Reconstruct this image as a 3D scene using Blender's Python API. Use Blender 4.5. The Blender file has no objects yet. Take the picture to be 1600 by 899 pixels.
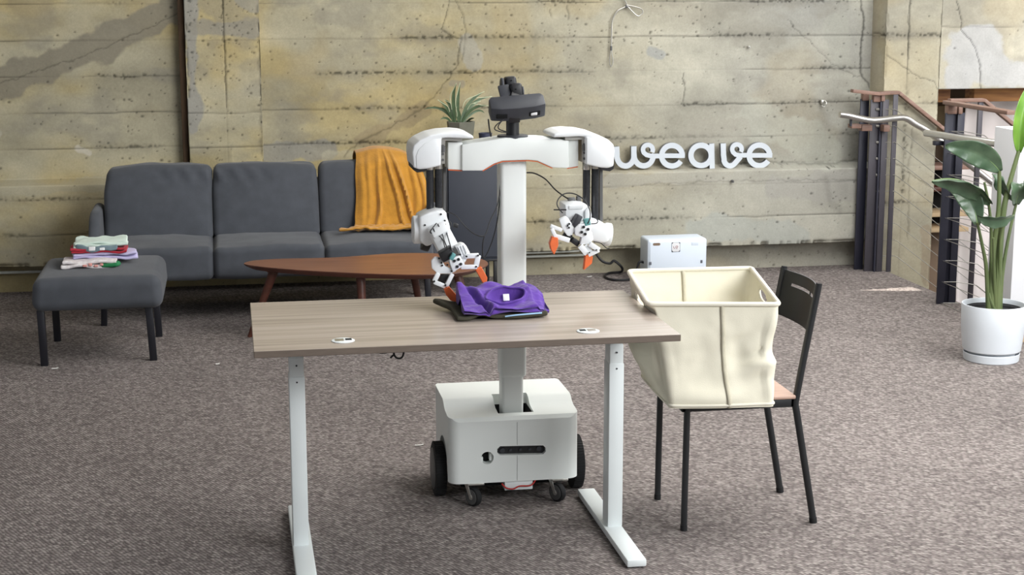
import bpy, bmesh, math, random
import numpy as np
from mathutils import Vector, Matrix, noise as mnoise

random.seed(4)
rng = np.random.default_rng(7)
SC = bpy.context.scene
COL = SC.collection
PI = math.pi

# ------------------------------------------------------------------ camera
F_PX, YAW, PITCH, ROLL, CAM_H = 2497.0, 0.173895, 0.187229, -0.00126, 1.8736
cyw, syw, cp, sp = math.cos(YAW), math.sin(YAW), math.cos(PITCH), math.sin(PITCH)
FWD = Vector((syw * cp, cyw * cp, -sp))
R0 = Vector((cyw, -syw, 0)); U0 = R0.cross(FWD)
RGT = R0 * math.cos(ROLL) + U0 * math.sin(ROLL)
UPV = U0 * math.cos(ROLL) - R0 * math.sin(ROLL)
CAM = Vector((0, 0, CAM_H))
cd = bpy.data.cameras.new('camera'); cam = bpy.data.objects.new('camera', cd); COL.objects.link(cam)
cd.sensor_width = 36.0; cd.lens = F_PX / 1600 * 36.0; cd.clip_end = 100
cam.matrix_world = Matrix(((RGT.x, UPV.x, -FWD.x, 0), (RGT.y, UPV.y, -FWD.y, 0), (RGT.z, UPV.z, -FWD.z, CAM_H), (0, 0, 0, 1)))
SC.camera = cam

# ------------------------------------------------------------------ world, sun, large lights, exposure
SC.view_settings.view_transform = 'Standard'; SC.view_settings.look = 'None'
SC.view_settings.gamma = 1.0; SC.view_settings.use_curve_mapping = False
SC.view_settings.exposure = 0.0
wd = bpy.data.worlds.new('sky'); SC.world = wd; wd.use_nodes = True
wd.node_tree.nodes['Background'].inputs[0].default_value = (0.93, 0.97, 1.0, 1)
wd.node_tree.nodes['Background'].inputs[1].default_value = 0.32

def area(name, loc, target, sx, sy, power, color):
    l = bpy.data.lights.new(name, 'AREA'); l.shape = 'RECTANGLE'; l.size = sx; l.size_y = sy
    l.energy = power; l.color = color
    o = bpy.data.objects.new(name, l); COL.objects.link(o); o.location = loc
    o.rotation_euler = (Vector(target) - Vector(loc)).to_track_quat('-Z', 'Y').to_euler()
    return o
area('skylight', (3.3, 6.3, 3.9), (2.5, 6.8, 0), 3.6, 5.6, 400, (1.0, 0.99, 0.96))
area('window_front', (5.2, 0.6, 3.3), (1.5, 6.6, 0.7), 5.0, 1.6, 400, (0.97, 0.99, 1.0))
area('window_high', (2.9, 10.06, 2.62), (2.0, 5.5, 0.6), 2.8, 1.2, 50, (0.96, 0.98, 1.0))
area('stair_light', (6.3, 8.9, 1.6), (4.9, 10.4, 0.5), 1.6, 1.6, 42, (1.0, 0.97, 0.95))  # added area lamp in the stairwell, aimed at the hanging sheet
sl = bpy.data.lights.new('sun', 'SUN'); sl.energy = 9.0; sl.angle = 0.006; sl.color = (1.0, 0.95, 0.86)
sun = bpy.data.objects.new('sun', sl); COL.objects.link(sun)
SUN_DIR = Vector((0.12, 0.10, -1.0)).normalized()          # the way the light travels
sun.location = (0, 0, 6); sun.rotation_euler = SUN_DIR.to_track_quat('-Z', 'Y').to_euler()

# ------------------------------------------------------------------ survey helpers: sight lines of the survey camera met with a known plane
def ray(x, y): return FWD + RGT * ((x - 800) / F_PX) - UPV * ((y - 449.5) / F_PX)
def at(x, y, Y):
    d = ray(x, y); return CAM + d * (Y / d.y)
def onx(x, y, X):
    d = ray(x, y); return CAM + d * (X / d.x)
def onz(x, y, z):
    d = ray(x, y); return CAM + d * ((z - CAM_H) / d.z)

# ------------------------------------------------------------------ materials
def s2l(c):
    return tuple((v / 255 / 12.92) if v / 255 <= 0.04045 else ((v / 255 + 0.055) / 1.055) ** 2.4 for v in c)
def col4(c): return (*s2l(c), 1.0)
def mat(name, c, rough=0.5, metal=0.0, var=0.0, vscale=8.0, bump=0.0, bscale=60.0, c2=None, stretch=(1, 1, 1), spec=0.5, sheen=0.0, detail=4.0, trans=0.0):
    m = bpy.data.materials.new(name); m.use_nodes = True
    nt = m.node_tree; N = nt.nodes; L = nt.links
    b = N['Principled BSDF']; b.inputs['Roughness'].default_value = rough; b.inputs['Metallic'].default_value = metal
    b.inputs['Specular IOR Level'].default_value = spec
    if sheen: b.inputs['Sheen Weight'].default_value = sheen
    if trans: b.inputs['Subsurface Weight'].default_value = trans; b.inputs['Subsurface Radius'].default_value = (0.02, 0.02, 0.015)
    tc = N.new('ShaderNodeTexCoord'); mp = N.new('ShaderNodeMapping'); mp.inputs['Scale'].default_value = stretch
    L.new(tc.outputs['Object'], mp.inputs[0])
    nz = N.new('ShaderNodeTexNoise'); nz.inputs['Scale'].default_value = vscale; nz.inputs['Detail'].default_value = detail
    L.new(mp.outputs[0], nz.inputs['Vector'])
    mx = N.new('ShaderNodeMix'); mx.data_type = 'RGBA'
    a = s2l(c)
    if c2: d1, d2 = a, s2l(c2)
    else: d1, d2 = tuple(v * (1 - var) for v in a), tuple(min(1, v * (1 + var)) for v in a)
    mx.inputs[6].default_value = (*d1, 1); mx.inputs[7].default_value = (*d2, 1)
    rp = N.new('ShaderNodeMapRange'); rp.inputs[1].default_value = 0.3; rp.inputs[2].default_value = 0.7
    L.new(nz.outputs[0], rp.inputs[0]); L.new(rp.outputs[0], mx.inputs[0]); L.new(mx.outputs[2], b.inputs['Base Color'])
    if bump:
        n2 = N.new('ShaderNodeTexNoise'); n2.inputs['Scale'].default_value = bscale; n2.inputs['Detail'].default_value = 3
        L.new(mp.outputs[0], n2.inputs['Vector'])
        bp = N.new('ShaderNodeBump'); bp.inputs['Strength'].default_value = bump; bp.inputs['Distance'].default_value = 0.004
        L.new(n2.outputs[0], bp.inputs['Height']); L.new(bp.outputs[0], b.inputs['Normal'])
    return m

def carpet_mat():
    m = bpy.data.materials.new('loop_pile_carpet'); m.use_nodes = True
    nt = m.node_tree; N = nt.nodes; L = nt.links; b = N['Principled BSDF']
    b.inputs['Roughness'].default_value = 0.95; b.inputs['Specular IOR Level'].default_value = 0.1
    tc = N.new('ShaderNodeTexCoord')
    wob = N.new('ShaderNodeTexNoise'); wob.inputs['Scale'].default_value = 30; L.new(tc.outputs['Object'], wob.inputs['Vector'])
    ad = N.new('ShaderNodeMixRGB'); ad.blend_type = 'ADD'; ad.inputs[0].default_value = 0.004
    L.new(tc.outputs['Object'], ad.inputs[1]); L.new(wob.outputs['Color'], ad.inputs[2])
    vo = N.new('ShaderNodeTexVoronoi'); vo.inputs['Scale'].default_value = 74
    # loops stand in staggered rows: shear the square lattice by half a step per row
    shx = N.new('ShaderNodeSeparateXYZ'); L.new(ad.outputs[0], shx.inputs[0])
    sh = N.new('ShaderNodeMath'); sh.operation = 'MULTIPLY_ADD'; L.new(shx.outputs[1], sh.inputs[0]); sh.inputs[1].default_value = 0.5; L.new(shx.outputs[0], sh.inputs[2])
    syv = N.new('ShaderNodeMath'); syv.operation = 'MULTIPLY'; L.new(shx.outputs[1], syv.inputs[0]); syv.inputs[1].default_value = 0.9
    shc = N.new('ShaderNodeCombineXYZ'); L.new(sh.outputs[0], shc.inputs[0]); L.new(syv.outputs[0], shc.inputs[1]); L.new(shc.outputs[0], vo.inputs['Vector'])
    vo.inputs['Randomness'].default_value = 0.42
    # loop colour: heathered brown and grey yarns
    sep = N.new('ShaderNodeSeparateColor'); L.new(vo.outputs['Color'], sep.inputs[0])
    r = N.new('ShaderNodeValToRGB'); e = r.color_ramp.elements
    e[0].position = 0.0; e[0].color = col4((124, 115, 113)); e[1].position = 1.0; e[1].color = col4((170, 162, 157))
    e2 = r.color_ramp.elements.new(0.5); e2.color = col4((147, 138, 135))
    L.new(sep.outputs[0], r.inputs[0])
    # colour darkens from loop centres towards the gaps
    mr = N.new('ShaderNodeMapRange'); mr.inputs[1].default_value = 0.18; mr.inputs[2].default_value = 0.62; mr.inputs[3].default_value = 1.12; mr.inputs[4].default_value = 0.48
    L.new(vo.outputs['Distance'], mr.inputs[0])
    big = N.new('ShaderNodeTexNoise'); big.inputs['Scale'].default_value = 1.3; big.inputs['Detail'].default_value = 4; L.new(tc.outputs['Object'], big.inputs['Vector'])
    mb = N.new('ShaderNodeMapRange'); mb.inputs[1].default_value = 0.3; mb.inputs[2].default_value = 0.7; mb.inputs[3].default_value = 0.86; mb.inputs[4].default_value = 1.1
    L.new(big.outputs[0], mb.inputs[0])
    mu = N.new('ShaderNodeMath'); mu.operation = 'MULTIPLY'; L.new(mr.outputs[0], mu.inputs[0]); L.new(mb.outputs[0], mu.inputs[1])
    # faint seam where two carpet widths meet
    sx = N.new('ShaderNodeSeparateXYZ'); L.new(ad.outputs[0], sx.inputs[0])
    d = N.new('ShaderNodeMath'); d.operation = 'SUBTRACT'; L.new(sx.outputs[1], d.inputs[0]); d.inputs[1].default_value = 5.67
    ab = N.new('ShaderNodeMath'); ab.operation = 'ABSOLUTE'; L.new(d.outputs[0], ab.inputs[0])
    ms = N.new('ShaderNodeMapRange'); ms.inputs[1].default_value = 0.002; ms.inputs[2].default_value = 0.008; ms.inputs[3].default_value = 0.72; ms.inputs[4].default_value = 1.0
    L.new(ab.outputs[0], ms.inputs[0])
    mu2 = N.new('ShaderNodeMath'); mu2.operation = 'MULTIPLY'; L.new(mu.outputs[0], mu2.inputs[0]); L.new(ms.outputs[0], mu2.inputs[1])
    vm = N.new('ShaderNodeVectorMath'); vm.operation = 'SCALE'; L.new(r.outputs[0], vm.inputs[0]); L.new(mu2.outputs[0], vm.inputs['Scale'])
    L.new(vm.outputs[0], b.inputs['Base Color'])
    bp = N.new('ShaderNodeBump'); bp.invert = True; bp.inputs['Strength'].default_value = 0.8; bp.inputs['Distance'].default_value = 0.008
    L.new(vo.outputs['Distance'], bp.inputs['Height']); L.new(bp.outputs[0], b.inputs['Normal'])
    return m

def concrete_mat():
    m = bpy.data.materials.new('board_formed_concrete'); m.use_nodes = True
    nt = m.node_tree; N = nt.nodes; L = nt.links; b = N['Principled BSDF']
    b.inputs['Roughness'].default_value = 0.88; b.inputs['Specular IOR Level'].default_value = 0.25
    at_ = N.new('ShaderNodeAttribute'); at_.attribute_name = 'Col'
    tc = N.new('ShaderNodeTexCoord')
    n = N.new('ShaderNodeTexNoise'); n.inputs['Scale'].default_value = 90; n.inputs['Detail'].default_value = 5; L.new(tc.outputs['Object'], n.inputs['Vector'])
    mr = N.new('ShaderNodeMapRange'); mr.inputs[1].default_value = 0.25; mr.inputs[2].default_value = 0.75; mr.inputs[3].default_value = 0.93; mr.inputs[4].default_value = 1.06
    L.new(n.outputs[0], mr.inputs[0])
    vm = N.new('ShaderNodeVectorMath'); vm.operation = 'SCALE'; L.new(at_.outputs['Color'], vm.inputs[0]); L.new(mr.outputs[0], vm.inputs['Scale'])
    L.new(vm.outputs[0], b.inputs['Base Color'])
    bp = N.new('ShaderNodeBump'); bp.inputs['Strength'].default_value = 0.12; bp.inputs['Distance'].default_value = 0.003
    L.new(n.outputs[0], bp.inputs['Height']); L.new(bp.outputs[0], b.inputs['Normal'])
    return m

def laminate_mat():
    m = bpy.data.materials.new('grey_brown_laminate'); m.use_nodes = True
    nt = m.node_tree; N = nt.nodes; L = nt.links; b = N['Principled BSDF']
    b.inputs['Roughness'].default_value = 0.27; b.inputs['Specular IOR Level'].default_value = 0.6
    tc = N.new('ShaderNodeTexCoord'); mp = N.new('ShaderNodeMapping'); mp.inputs['Scale'].default_value = (0.5, 16, 16); L.new(tc.outputs['Object'], mp.inputs[0])
    n = N.new('ShaderNodeTexNoise'); n.inputs['Scale'].default_value = 2.2; n.inputs['Detail'].default_value = 6; n.inputs['Roughness'].default_value = 0.62; L.new(mp.outputs[0], n.inputs['Vector'])
    r = N.new('ShaderNodeValToRGB'); e = r.color_ramp.elements
    e[0].position = 0.28; e[0].color = col4((144, 132, 121)); e[1].position = 0.74; e[1].color = col4((184, 173, 163))
    L.new(n.outputs[0], r.inputs[0]); L.new(r.outputs[0], b.inputs['Base Color'])
    return m

MT = {}
MT['carpet'] = carpet_mat(); MT['conc'] = concrete_mat(); MT['laminate'] = laminate_mat()
MT['edge'] = mat('laminate_edge_band', (112, 100, 90), 0.45, var=0.08, vscale=20, stretch=(1, 8, 8))
MT['white_steel'] = mat('white_powder_coat', (228, 234, 234), 0.4, var=0.02, bump=0.03, bscale=300)
MT['robot'] = mat('white_printed_shell', (230, 234, 231), 0.45, var=0.02, vscale=3, bump=0.02, bscale=400)
MT['robot_cool'] = mat('white_gloss_cover', (231, 234, 236), 0.35, var=0.015)
MT['black'] = mat('black_plastic', (24, 24, 27), 0.45, var=0.15, bump=0.05, bscale=250)
MT['dark'] = mat('charcoal_plastic', (52, 54, 60), 0.5, var=0.08, bump=0.04, bscale=300)
MT['rubber'] = mat('black_rubber', (18, 18, 20), 0.8, var=0.2, bump=0.2, bscale=200)
MT['void'] = mat('dark_cavity', (6, 6, 7), 0.9, var=0.1)  # near-black: painted shade inside hollows, also used for black parts
MT['hub'] = mat('grey_wheel_disc', (88, 88, 88), 0.5, var=0.06)
MT['alu'] = mat('brushed_aluminium', (200, 198, 192), 0.3, 0.9, var=0.08, vscale=40, stretch=(1, 1, 12))
MT['steel'] = mat('brushed_stainless', (206, 204, 200), 0.28, 0.95, var=0.015, vscale=8, stretch=(8, 1, 1))
MT['carbon'] = mat('carbon_tube', (66, 67, 70), 0.22, 0.6, var=0.15, vscale=120)
MT['orange'] = mat('orange_gripper_rubber', (224, 106, 52), 0.5, var=0.06, vscale=40)
MT['red'] = mat('red_wire', (190, 40, 34), 0.5, var=0.06)
MT['teal'] = mat('teal_connector', (92, 150, 150), 0.5, var=0.1, vscale=60)
MT['cable'] = mat('black_cable', (22, 22, 25), 0.5, var=0.1)
MT['sofa'] = mat('charcoal_woven_fabric', (76, 79, 85), 0.95, var=0.09, vscale=14, bump=0.25, bscale=420, spec=0.15, sheen=0.15)
MT['black_leg'] = mat('black_painted_wood', (22, 22, 30), 0.45, var=0.15, vscale=30, stretch=(1, 1, 0.2))
MT['mustard'] = mat('mustard_knit', (182, 130, 50), 0.95, var=0.13, vscale=22, bump=0.6, bscale=170, spec=0.1, sheen=0.3)
MT['walnut'] = mat('walnut_veneer', (142, 98, 74), 0.35, c2=(114, 76, 57), vscale=3.0, stretch=(1, 14, 14), detail=6)
MT['walnut_dark'] = mat('walnut_edge', (82, 44, 32), 0.45, var=0.2, vscale=8, stretch=(1, 6, 6))
MT['cabinet'] = mat('slate_blue_paint', (54, 58, 68), 0.6, var=0.05, bump=0.03, bscale=200)
MT['purple'] = mat('purple_cotton', (92, 62, 148), 0.9, var=0.07, vscale=25, bump=0.2, bscale=380, spec=0.1, sheen=0.2)
MT['olive'] = mat('dark_olive_cotton', (74, 72, 62), 0.95, var=0.12, vscale=30, bump=0.25, bscale=380, spec=0.1)
MT['paleblue'] = mat('pale_blue_tape', (150, 188, 222), 0.8, var=0.05)
MT['label'] = mat('white_label', (235, 235, 236), 0.7, var=0.02)
MT['canvas'] = mat('cream_canvas', (226, 221, 202), 0.9, var=0.035, vscale=7, bump=0.18, bscale=420, spec=0.15, trans=0.0)
MT['canvas_trim'] = mat('cream_binding', (226, 221, 205), 0.85, var=0.03, bump=0.15, bscale=300)
MT['seam'] = mat('grey_seam_tape', (190, 184, 164), 0.9, var=0.06, vscale=60)
MT['chair'] = mat('black_steel_tube', (30, 32, 34), 0.4, var=0.1, bump=0.03, bscale=250)
MT['seatwood'] = mat('pinkish_birch', (178, 148, 132), 0.5, var=0.08, vscale=6, stretch=(1, 12, 1))
MT['pot'] = mat('white_ceramic', (220, 226, 232), 0.45, var=0.02)
MT['soil'] = mat('black_nursery_pot', (24, 25, 28), 0.75, var=0.3, vscale=60, bump=0.5, bscale=80)
MT['leaf'] = mat('deep_green_leaf', (92, 113, 88), 0.28, c2=(60, 84, 62), vscale=12, bump=0.1, bscale=60)
MT['leaf_light'] = mat('fresh_green_leaf', (112, 152, 58), 0.4, c2=(84, 128, 46), vscale=12)
MT['midrib'] = mat('pale_leaf_rib', (140, 168, 104), 0.5, var=0.06)
MT['stem'] = mat('green_stem', (106, 118, 76), 0.5, c2=(80, 96, 58), vscale=14, stretch=(1, 1, 0.3))
MT['dracaena'] = mat('grey_green_blade', (92, 112, 80), 0.5, c2=(62, 84, 58), vscale=20)
MT['blade_edge'] = mat('cream_blade_edge', (196, 204, 172), 0.5, var=0.05)
MT['pot_grey'] = mat('grey_concrete_pot', (106, 106, 94), 0.8, var=0.08, vscale=30, bump=0.15, bscale=160)
MT['cup'] = mat('dark_blue_cup', (54, 58, 78), 0.4, var=0.05)
MT['sign'] = mat('pale_grey_sign_paint', (200, 207, 214), 0.5, var=0.02)
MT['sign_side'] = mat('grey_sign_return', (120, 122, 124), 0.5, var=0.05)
MT['dock'] = mat('cool_white_sheet_metal', (214, 224, 236), 0.5, var=0.02, vscale=4)
MT['print_grey'] = mat('grey_print', (92, 96, 106), 0.7, var=0.05)
MT['print_red'] = mat('brick_red_print', (150, 84, 84), 0.7, var=0.05)
MT['iron'] = mat('dark_painted_steel', (46, 46, 60), 0.5, c2=(34, 36, 50), vscale=6, bump=0.05)
MT['iron_grey'] = mat('grey_painted_steel', (70, 67, 74), 0.5, var=0.08, vscale=9)
MT['railwood'] = mat('brown_rail_timber', (140, 110, 97), 0.5, c2=(116, 89, 77), vscale=5, stretch=(1, 1, 10))
MT['wire'] = mat('steel_wire_rope', (176, 174, 168), 0.35, 0.8, var=0.1, vscale=100)
MT['panel'] = mat('white_wall_paint', (226, 227, 230), 0.6, var=0.01, vscale=2)
MT['tan'] = mat('tan_plaster', (128, 108, 90), 0.85, var=0.1, vscale=3, bump=0.1)
MT['timber'] = mat('rough_timber', (170, 122, 74), 0.8, c2=(110, 72, 48), vscale=5, stretch=(0.6, 5, 8), bump=0.3, bscale=40)
MT['beamwood'] = mat('pale_timber', (190, 166, 132), 0.7, var=0.1, vscale=5)
MT['curtain'] = mat('white_cloth_sheet', (232, 224, 222), 0.9, var=0.03, vscale=4)
MT['darktimber'] = mat('dark_brown_timber', (84, 64, 44), 0.9, c2=(56, 42, 30), vscale=10, stretch=(4, 4, 0.6), bump=0.3, bscale=40)
MT['pipe'] = mat('pale_conduit', (176, 178, 170), 0.5, var=0.06)
MT['tee_white'] = mat('white_print_cotton', (236, 232, 232), 0.9, c2=(206, 196, 196), vscale=45, bump=0.2, bscale=350, sheen=0.1)
MT['tee_lav'] = mat('lavender_cotton', (196, 190, 226), 0.9, var=0.06, vscale=30, bump=0.2, bscale=350, sheen=0.1)
MT['tee_red'] = mat('crimson_cotton', (172, 36, 54), 0.9, var=0.08, vscale=30, bump=0.2, bscale=350, sheen=0.1)
MT['tee_mint'] = mat('pale_mint_cotton', (206, 222, 212), 0.9, var=0.04, vscale=30, bump=0.2, bscale=350, sheen=0.1)
MT['tee_slate'] = mat('slate_cotton_panel', (112, 130, 138), 0.9, var=0.05, vscale=30, bump=0.2, bscale=350)
MT['tee_green'] = mat('green_cotton', (36, 122, 74), 0.9, var=0.08, vscale=30, bump=0.2, bscale=350)
MT['tee_print'] = mat('rose_print', (222, 158, 150), 0.9, var=0.06, vscale=80)
MT['paper'] = mat('scrap_paper', (226, 224, 220), 0.8, var=0.03)
MT['seat_void'] = MT['void']

# ------------------------------------------------------------------ object helpers
def tag(o, label=None, cat=None, group=None, kind=None):
    if label: o['label'] = label
    if cat: o['category'] = cat
    if group: o['group'] = group
    if kind: o['kind'] = kind
    return o
def thing(name, label, cat, loc, group=None):
    o = bpy.data.objects.new(name, None); COL.objects.link(o); o.location = loc; o.empty_display_size = 0.05
    return tag(o, label, cat, group)
def origin_of(p):
    v = Vector((0, 0, 0))
    while p is not None: v += p.location; p = p.parent
    return v

class M:
    """Collects shapes in world metres; build() links them as one mesh object."""
    def __init__(s): s.bm = bmesh.new()
    def _new(s, before): return [v for v in s.bm.verts if v.index == -1 or v not in before]
    def box(s, lo, hi, bev=0.0, seg=2):
        b = bmesh.new(); lo = Vector(lo); hi = Vector(hi)
        bmesh.ops.create_cube(b, size=1.0)
        for v in b.verts: v.co = Vector(((lo[i] + hi[i]) / 2 + v.co[i] * (hi[i] - lo[i]) for i in range(3)))
        if bev: bmesh.ops.bevel(b, geom=b.edges[:], offset=bev, segments=seg, profile=0.5, affect='EDGES')
        s.merge(b); return s
    def merge(s, b, mx=None):
        if mx is not None: b.transform(mx)
        me = bpy.data.meshes.new('tmp'); b.to_mesh(me); b.free(); s.bm.from_mesh(me); bpy.data.meshes.remove(me); return s
    def obox(s, c, size, rot, bev=0.0, seg=2):
        b = bmesh.new(); bmesh.ops.create_cube(b, size=1.0)
        for v in b.verts: v.co = Vector((v.co[i] * size[i] for i in range(3)))
        if bev: bmesh.ops.bevel(b, geom=b.edges[:], offset=bev, segments=seg, profile=0.5, affect='EDGES')
        mx = Matrix.Translation(Vector(c)) @ rot.to_4x4(); return s.merge(b, mx)
    def bar(s, a, c, w, d, bev=0.0, up=Vector((0, 1, 0))):
        a = Vector(a); c = Vector(c); z = (c - a); l = z.length; z.normalize()
        y = up - z * up.dot(z)
        if y.length < 1e-4: y = Vector((1, 0, 0)) - z * z.x
        y.normalize(); x = y.cross(z)
        rot = Matrix((x, y, z)).transposed()
        return s.obox((a + c) / 2, (w, d, l), rot, bev)
    def cyl(s, a, c, r, r2=None, n=20, bev=0.0):
        a = Vector(a); c = Vector(c); z = c - a; b = bmesh.new()
        bmesh.ops.create_cone(b, cap_ends=True, segments=n, radius1=r, radius2=r if r2 is None else r2, depth=z.length)
        if bev:
            ed = [e for e in b.edges if abs(e.verts[0].co.z - e.verts[1].co.z) < 1e-6]
            bmesh.ops.bevel(b, geom=ed, offset=bev, segments=2, profile=0.5, affect='EDGES')
        q = z.normalized().to_track_quat('Z', 'Y')
        return s.merge(b, Matrix.Translation((a + c) / 2) @ q.to_matrix().to_4x4())
    def tube(s, pts, r, n=8, smooth=True, sub=6, flat=None, closed=False):
        pts = [Vector(p) for p in pts]
        if smooth and len(pts) > 2:
            out = []
            k = len(pts)
            for i in range(k if closed else k - 1):
                if closed: p0, p1, p2, p3 = pts[(i - 1) % k], pts[i], pts[(i + 1) % k], pts[(i + 2) % k]
                else: p0, p1, p2, p3 = pts[max(i - 1, 0)], pts[i], pts[i + 1], pts[min(i + 2, k - 1)]
                for j in range(sub):
                    t = j / sub
                    out.append(0.5 * ((2 * p1) + (p2 - p0) * t + (2 * p0 - 5 * p1 + 4 * p2 - p3) * t * t + (3 * p1 - p0 - 3 * p2 + p3) * t ** 3))
            if not closed: out.append(pts[-1])
            pts = out
        k = len(pts); rings = []
        tg = [(pts[(i + 1) % k] - pts[i - 1]) if closed else (pts[min(i + 1, k - 1)] - pts[max(i - 1, 0)]) for i in range(k)]
        nrm = tg[0].orthogonal().normalized()
        for i in range(k):
            t = tg[i].normalized(); nrm = (nrm - t * nrm.dot(t)); nrm.normalize(); bi = t.cross(nrm)
            rr = r(i / max(1, k - 1)) if callable(r) else r
            rings.append([s.bm.verts.new(pts[i] + (nrm * math.cos(2 * PI * j / n) + bi * math.sin(2 * PI * j / n)) * rr) for j in range(n)])
        for i in range(k if closed else k - 1):
            A, B = rings[i], rings[(i + 1) % k]
            for j in range(n): s.bm.faces.new((A[j], A[(j + 1) % n], B[(j + 1) % n], B[j]))
        if not closed:
            s.bm.faces.new(rings[0][::-1]); s.bm.faces.new(rings[-1])
        return s
    def lathe(s, prof, c, n=40, sx=1.0, sy=1.0):
        rings = []
        for r, z in prof:
            rings.append([s.bm.verts.new((c[0] + r * sx * math.cos(2 * PI * j / n), c[1] + r * sy * math.sin(2 * PI * j / n), c[2] + z)) for j in range(n)])
        for A, B in zip(rings, rings[1:]):
            for j in range(n): s.bm.faces.new((A[j], A[(j + 1) % n], B[(j + 1) % n], B[j]))
        if prof[0][0] > 1e-6: s.bm.faces.new(rings[0][::-1])
        if prof[-1][0] > 1e-6: s.bm.faces.new(rings[-1])
        return s
    def prism(s, pts, off, bev=0.0, seg=2):
        """Polygon extruded by the vector off; front face is pts."""
        b = bmesh.new(); off = Vector(off)
        A = [b.verts.new(p) for p in pts]; B = [b.verts.new(Vector(p) + off) for p in pts]; n = len(A)
        b.faces.new(A); b.faces.new(B[::-1])
        for i in range(n): b.faces.new((A[i], B[i], B[(i + 1) % n], A[(i + 1) % n]))
        bmesh.ops.recalc_face_normals(b, faces=b.faces[:])
        if bev:
            ed = [e for e in b.edges if e.verts[0].co != e.verts[1].co]
            bmesh.ops.bevel(b, geom=ed, offset=bev, segments=seg, profile=0.5, affect='EDGES', clamp_overlap=True)
        big = [f for f in b.faces if len(f.verts) > 4]
        bmesh.ops.triangulate(b, faces=big)
        return s.merge(b)
    def grid(s, P, closed_u=False, closed_v=False):
        """P[i][j] points."""
        V = [[s.bm.verts.new(p) for p in row] for row in P]; nu = len(V); nv = len(V[0])
        for i in range(nu if closed_u else nu - 1):
            for j in range(nv if closed_v else nv - 1):
                s.bm.faces.new((V[i][j], V[(i + 1) % nu][j], V[(i + 1) % nu][(j + 1) % nv], V[i][(j + 1) % nv]))
        return V
    def rbox(s, c, half, r, fn=None, k=4, m=8):
        """Rounded cushion-like block; fn(local, unit) -> local deformation."""
        half = Vector(half)
        def coords(h):
            inner = max(h - r, 1e-4); a = [math.tan(PI / 4 * (1 - i / k)) for i in range(k)]
            left = [-(inner + r * t) for t in a]; mid = [-inner + 2 * inner * i / m for i in range(m + 1)]
            return left + mid + [-t for t in reversed(left)]
        cs = [coords(half[i]) for i in range(3)]; n = len(cs[0]); vs = {}
        def vert(i, j, l):
            key = (i, j, l)
            if key not in vs:
                q = Vector((cs[0][i], cs[1][j], cs[2][l]))
                inn = Vector((max(half[a] - r, 0) for a in range(3)))
                cl = Vector((max(-inn[a], min(inn[a], q[a])) for a in range(3)))
                d = q - cl
                if d.length > 0: q = cl + d.normalized() * r
                if fn: q = Vector(fn(q, Vector((q[a] / half[a] for a in range(3)))))
                vs[key] = s.bm.verts.new(Vector(c) + q)
            return vs[key]
        for a in range(n - 1):
            for b in range(n - 1):
                for e in (0, n - 1):
                    for f in ((vert(e, a, b), vert(e, a + 1, b), vert(e, a + 1, b + 1), vert(e, a, b + 1)),
                              (vert(a, e, b), vert(a, e, b + 1), vert(a + 1, e, b + 1), vert(a + 1, e, b)),
                              (vert(a, b, e), vert(a + 1, b, e), vert(a + 1, b + 1, e), vert(a, b + 1, e))):
                        s.bm.faces.new(f if e else f[::-1])
        return s
    def build(s, name, m, parent=None, ang=35, label=None, recalc=True):
        if recalc: bmesh.ops.recalc_face_normals(s.bm, faces=s.bm.faces[:])
        og = origin_of(parent)
        if parent is None:
            zs = [v.co for v in s.bm.verts]
            og = Vector(((min(v.x for v in zs) + max(v.x for v in zs)) / 2, (min(v.y for v in zs) + max(v.y for v in zs)) / 2, min(v.z for v in zs)))
        for v in s.bm.verts: v.co -= og
        me = bpy.data.meshes.new(name); s.bm.to_mesh(me); s.bm.free()
        me.polygons.foreach_set('use_smooth', [True] * len(me.polygons)); me.set_sharp_from_angle(angle=math.radians(ang))
        for mm in (m if isinstance(m, (list, tuple)) else [m]): me.materials.append(MT[mm])
        o = bpy.data.objects.new(name, me); COL.objects.link(o)
        if parent is not None: o.parent = parent
        else: o.location = og
        if label: o['label'] = label
        return o
def split(s, name, m, parent, label=None, ang=35):
    """Every loose piece becomes an object of its own."""
    bmesh.ops.recalc_face_normals(s.bm, faces=s.bm.faces[:]); s.bm.verts.ensure_lookup_table(); s.bm.verts.index_update()
    seen = set(); out = []
    for v0 in s.bm.verts:
        if v0.index in seen: continue
        st = [v0]; seen.add(v0.index); comp = []
        while st:
            v = st.pop(); comp.append(v)
            for e in v.link_edges:
                w = e.other_vert(v)
                if w.index not in seen: seen.add(w.index); st.append(w)
        q = M(); mp = {v.index: q.bm.verts.new(v.co) for v in comp}; fs = {f for v in comp for f in v.link_faces}
        for f in sorted(fs, key=lambda f: f.index): q.bm.faces.new([mp[v.index] for v in f.verts])
        out.append(q.build(name, m, parent, ang, label, recalc=False))
    s.bm.free(); return out
M.split = split
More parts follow.
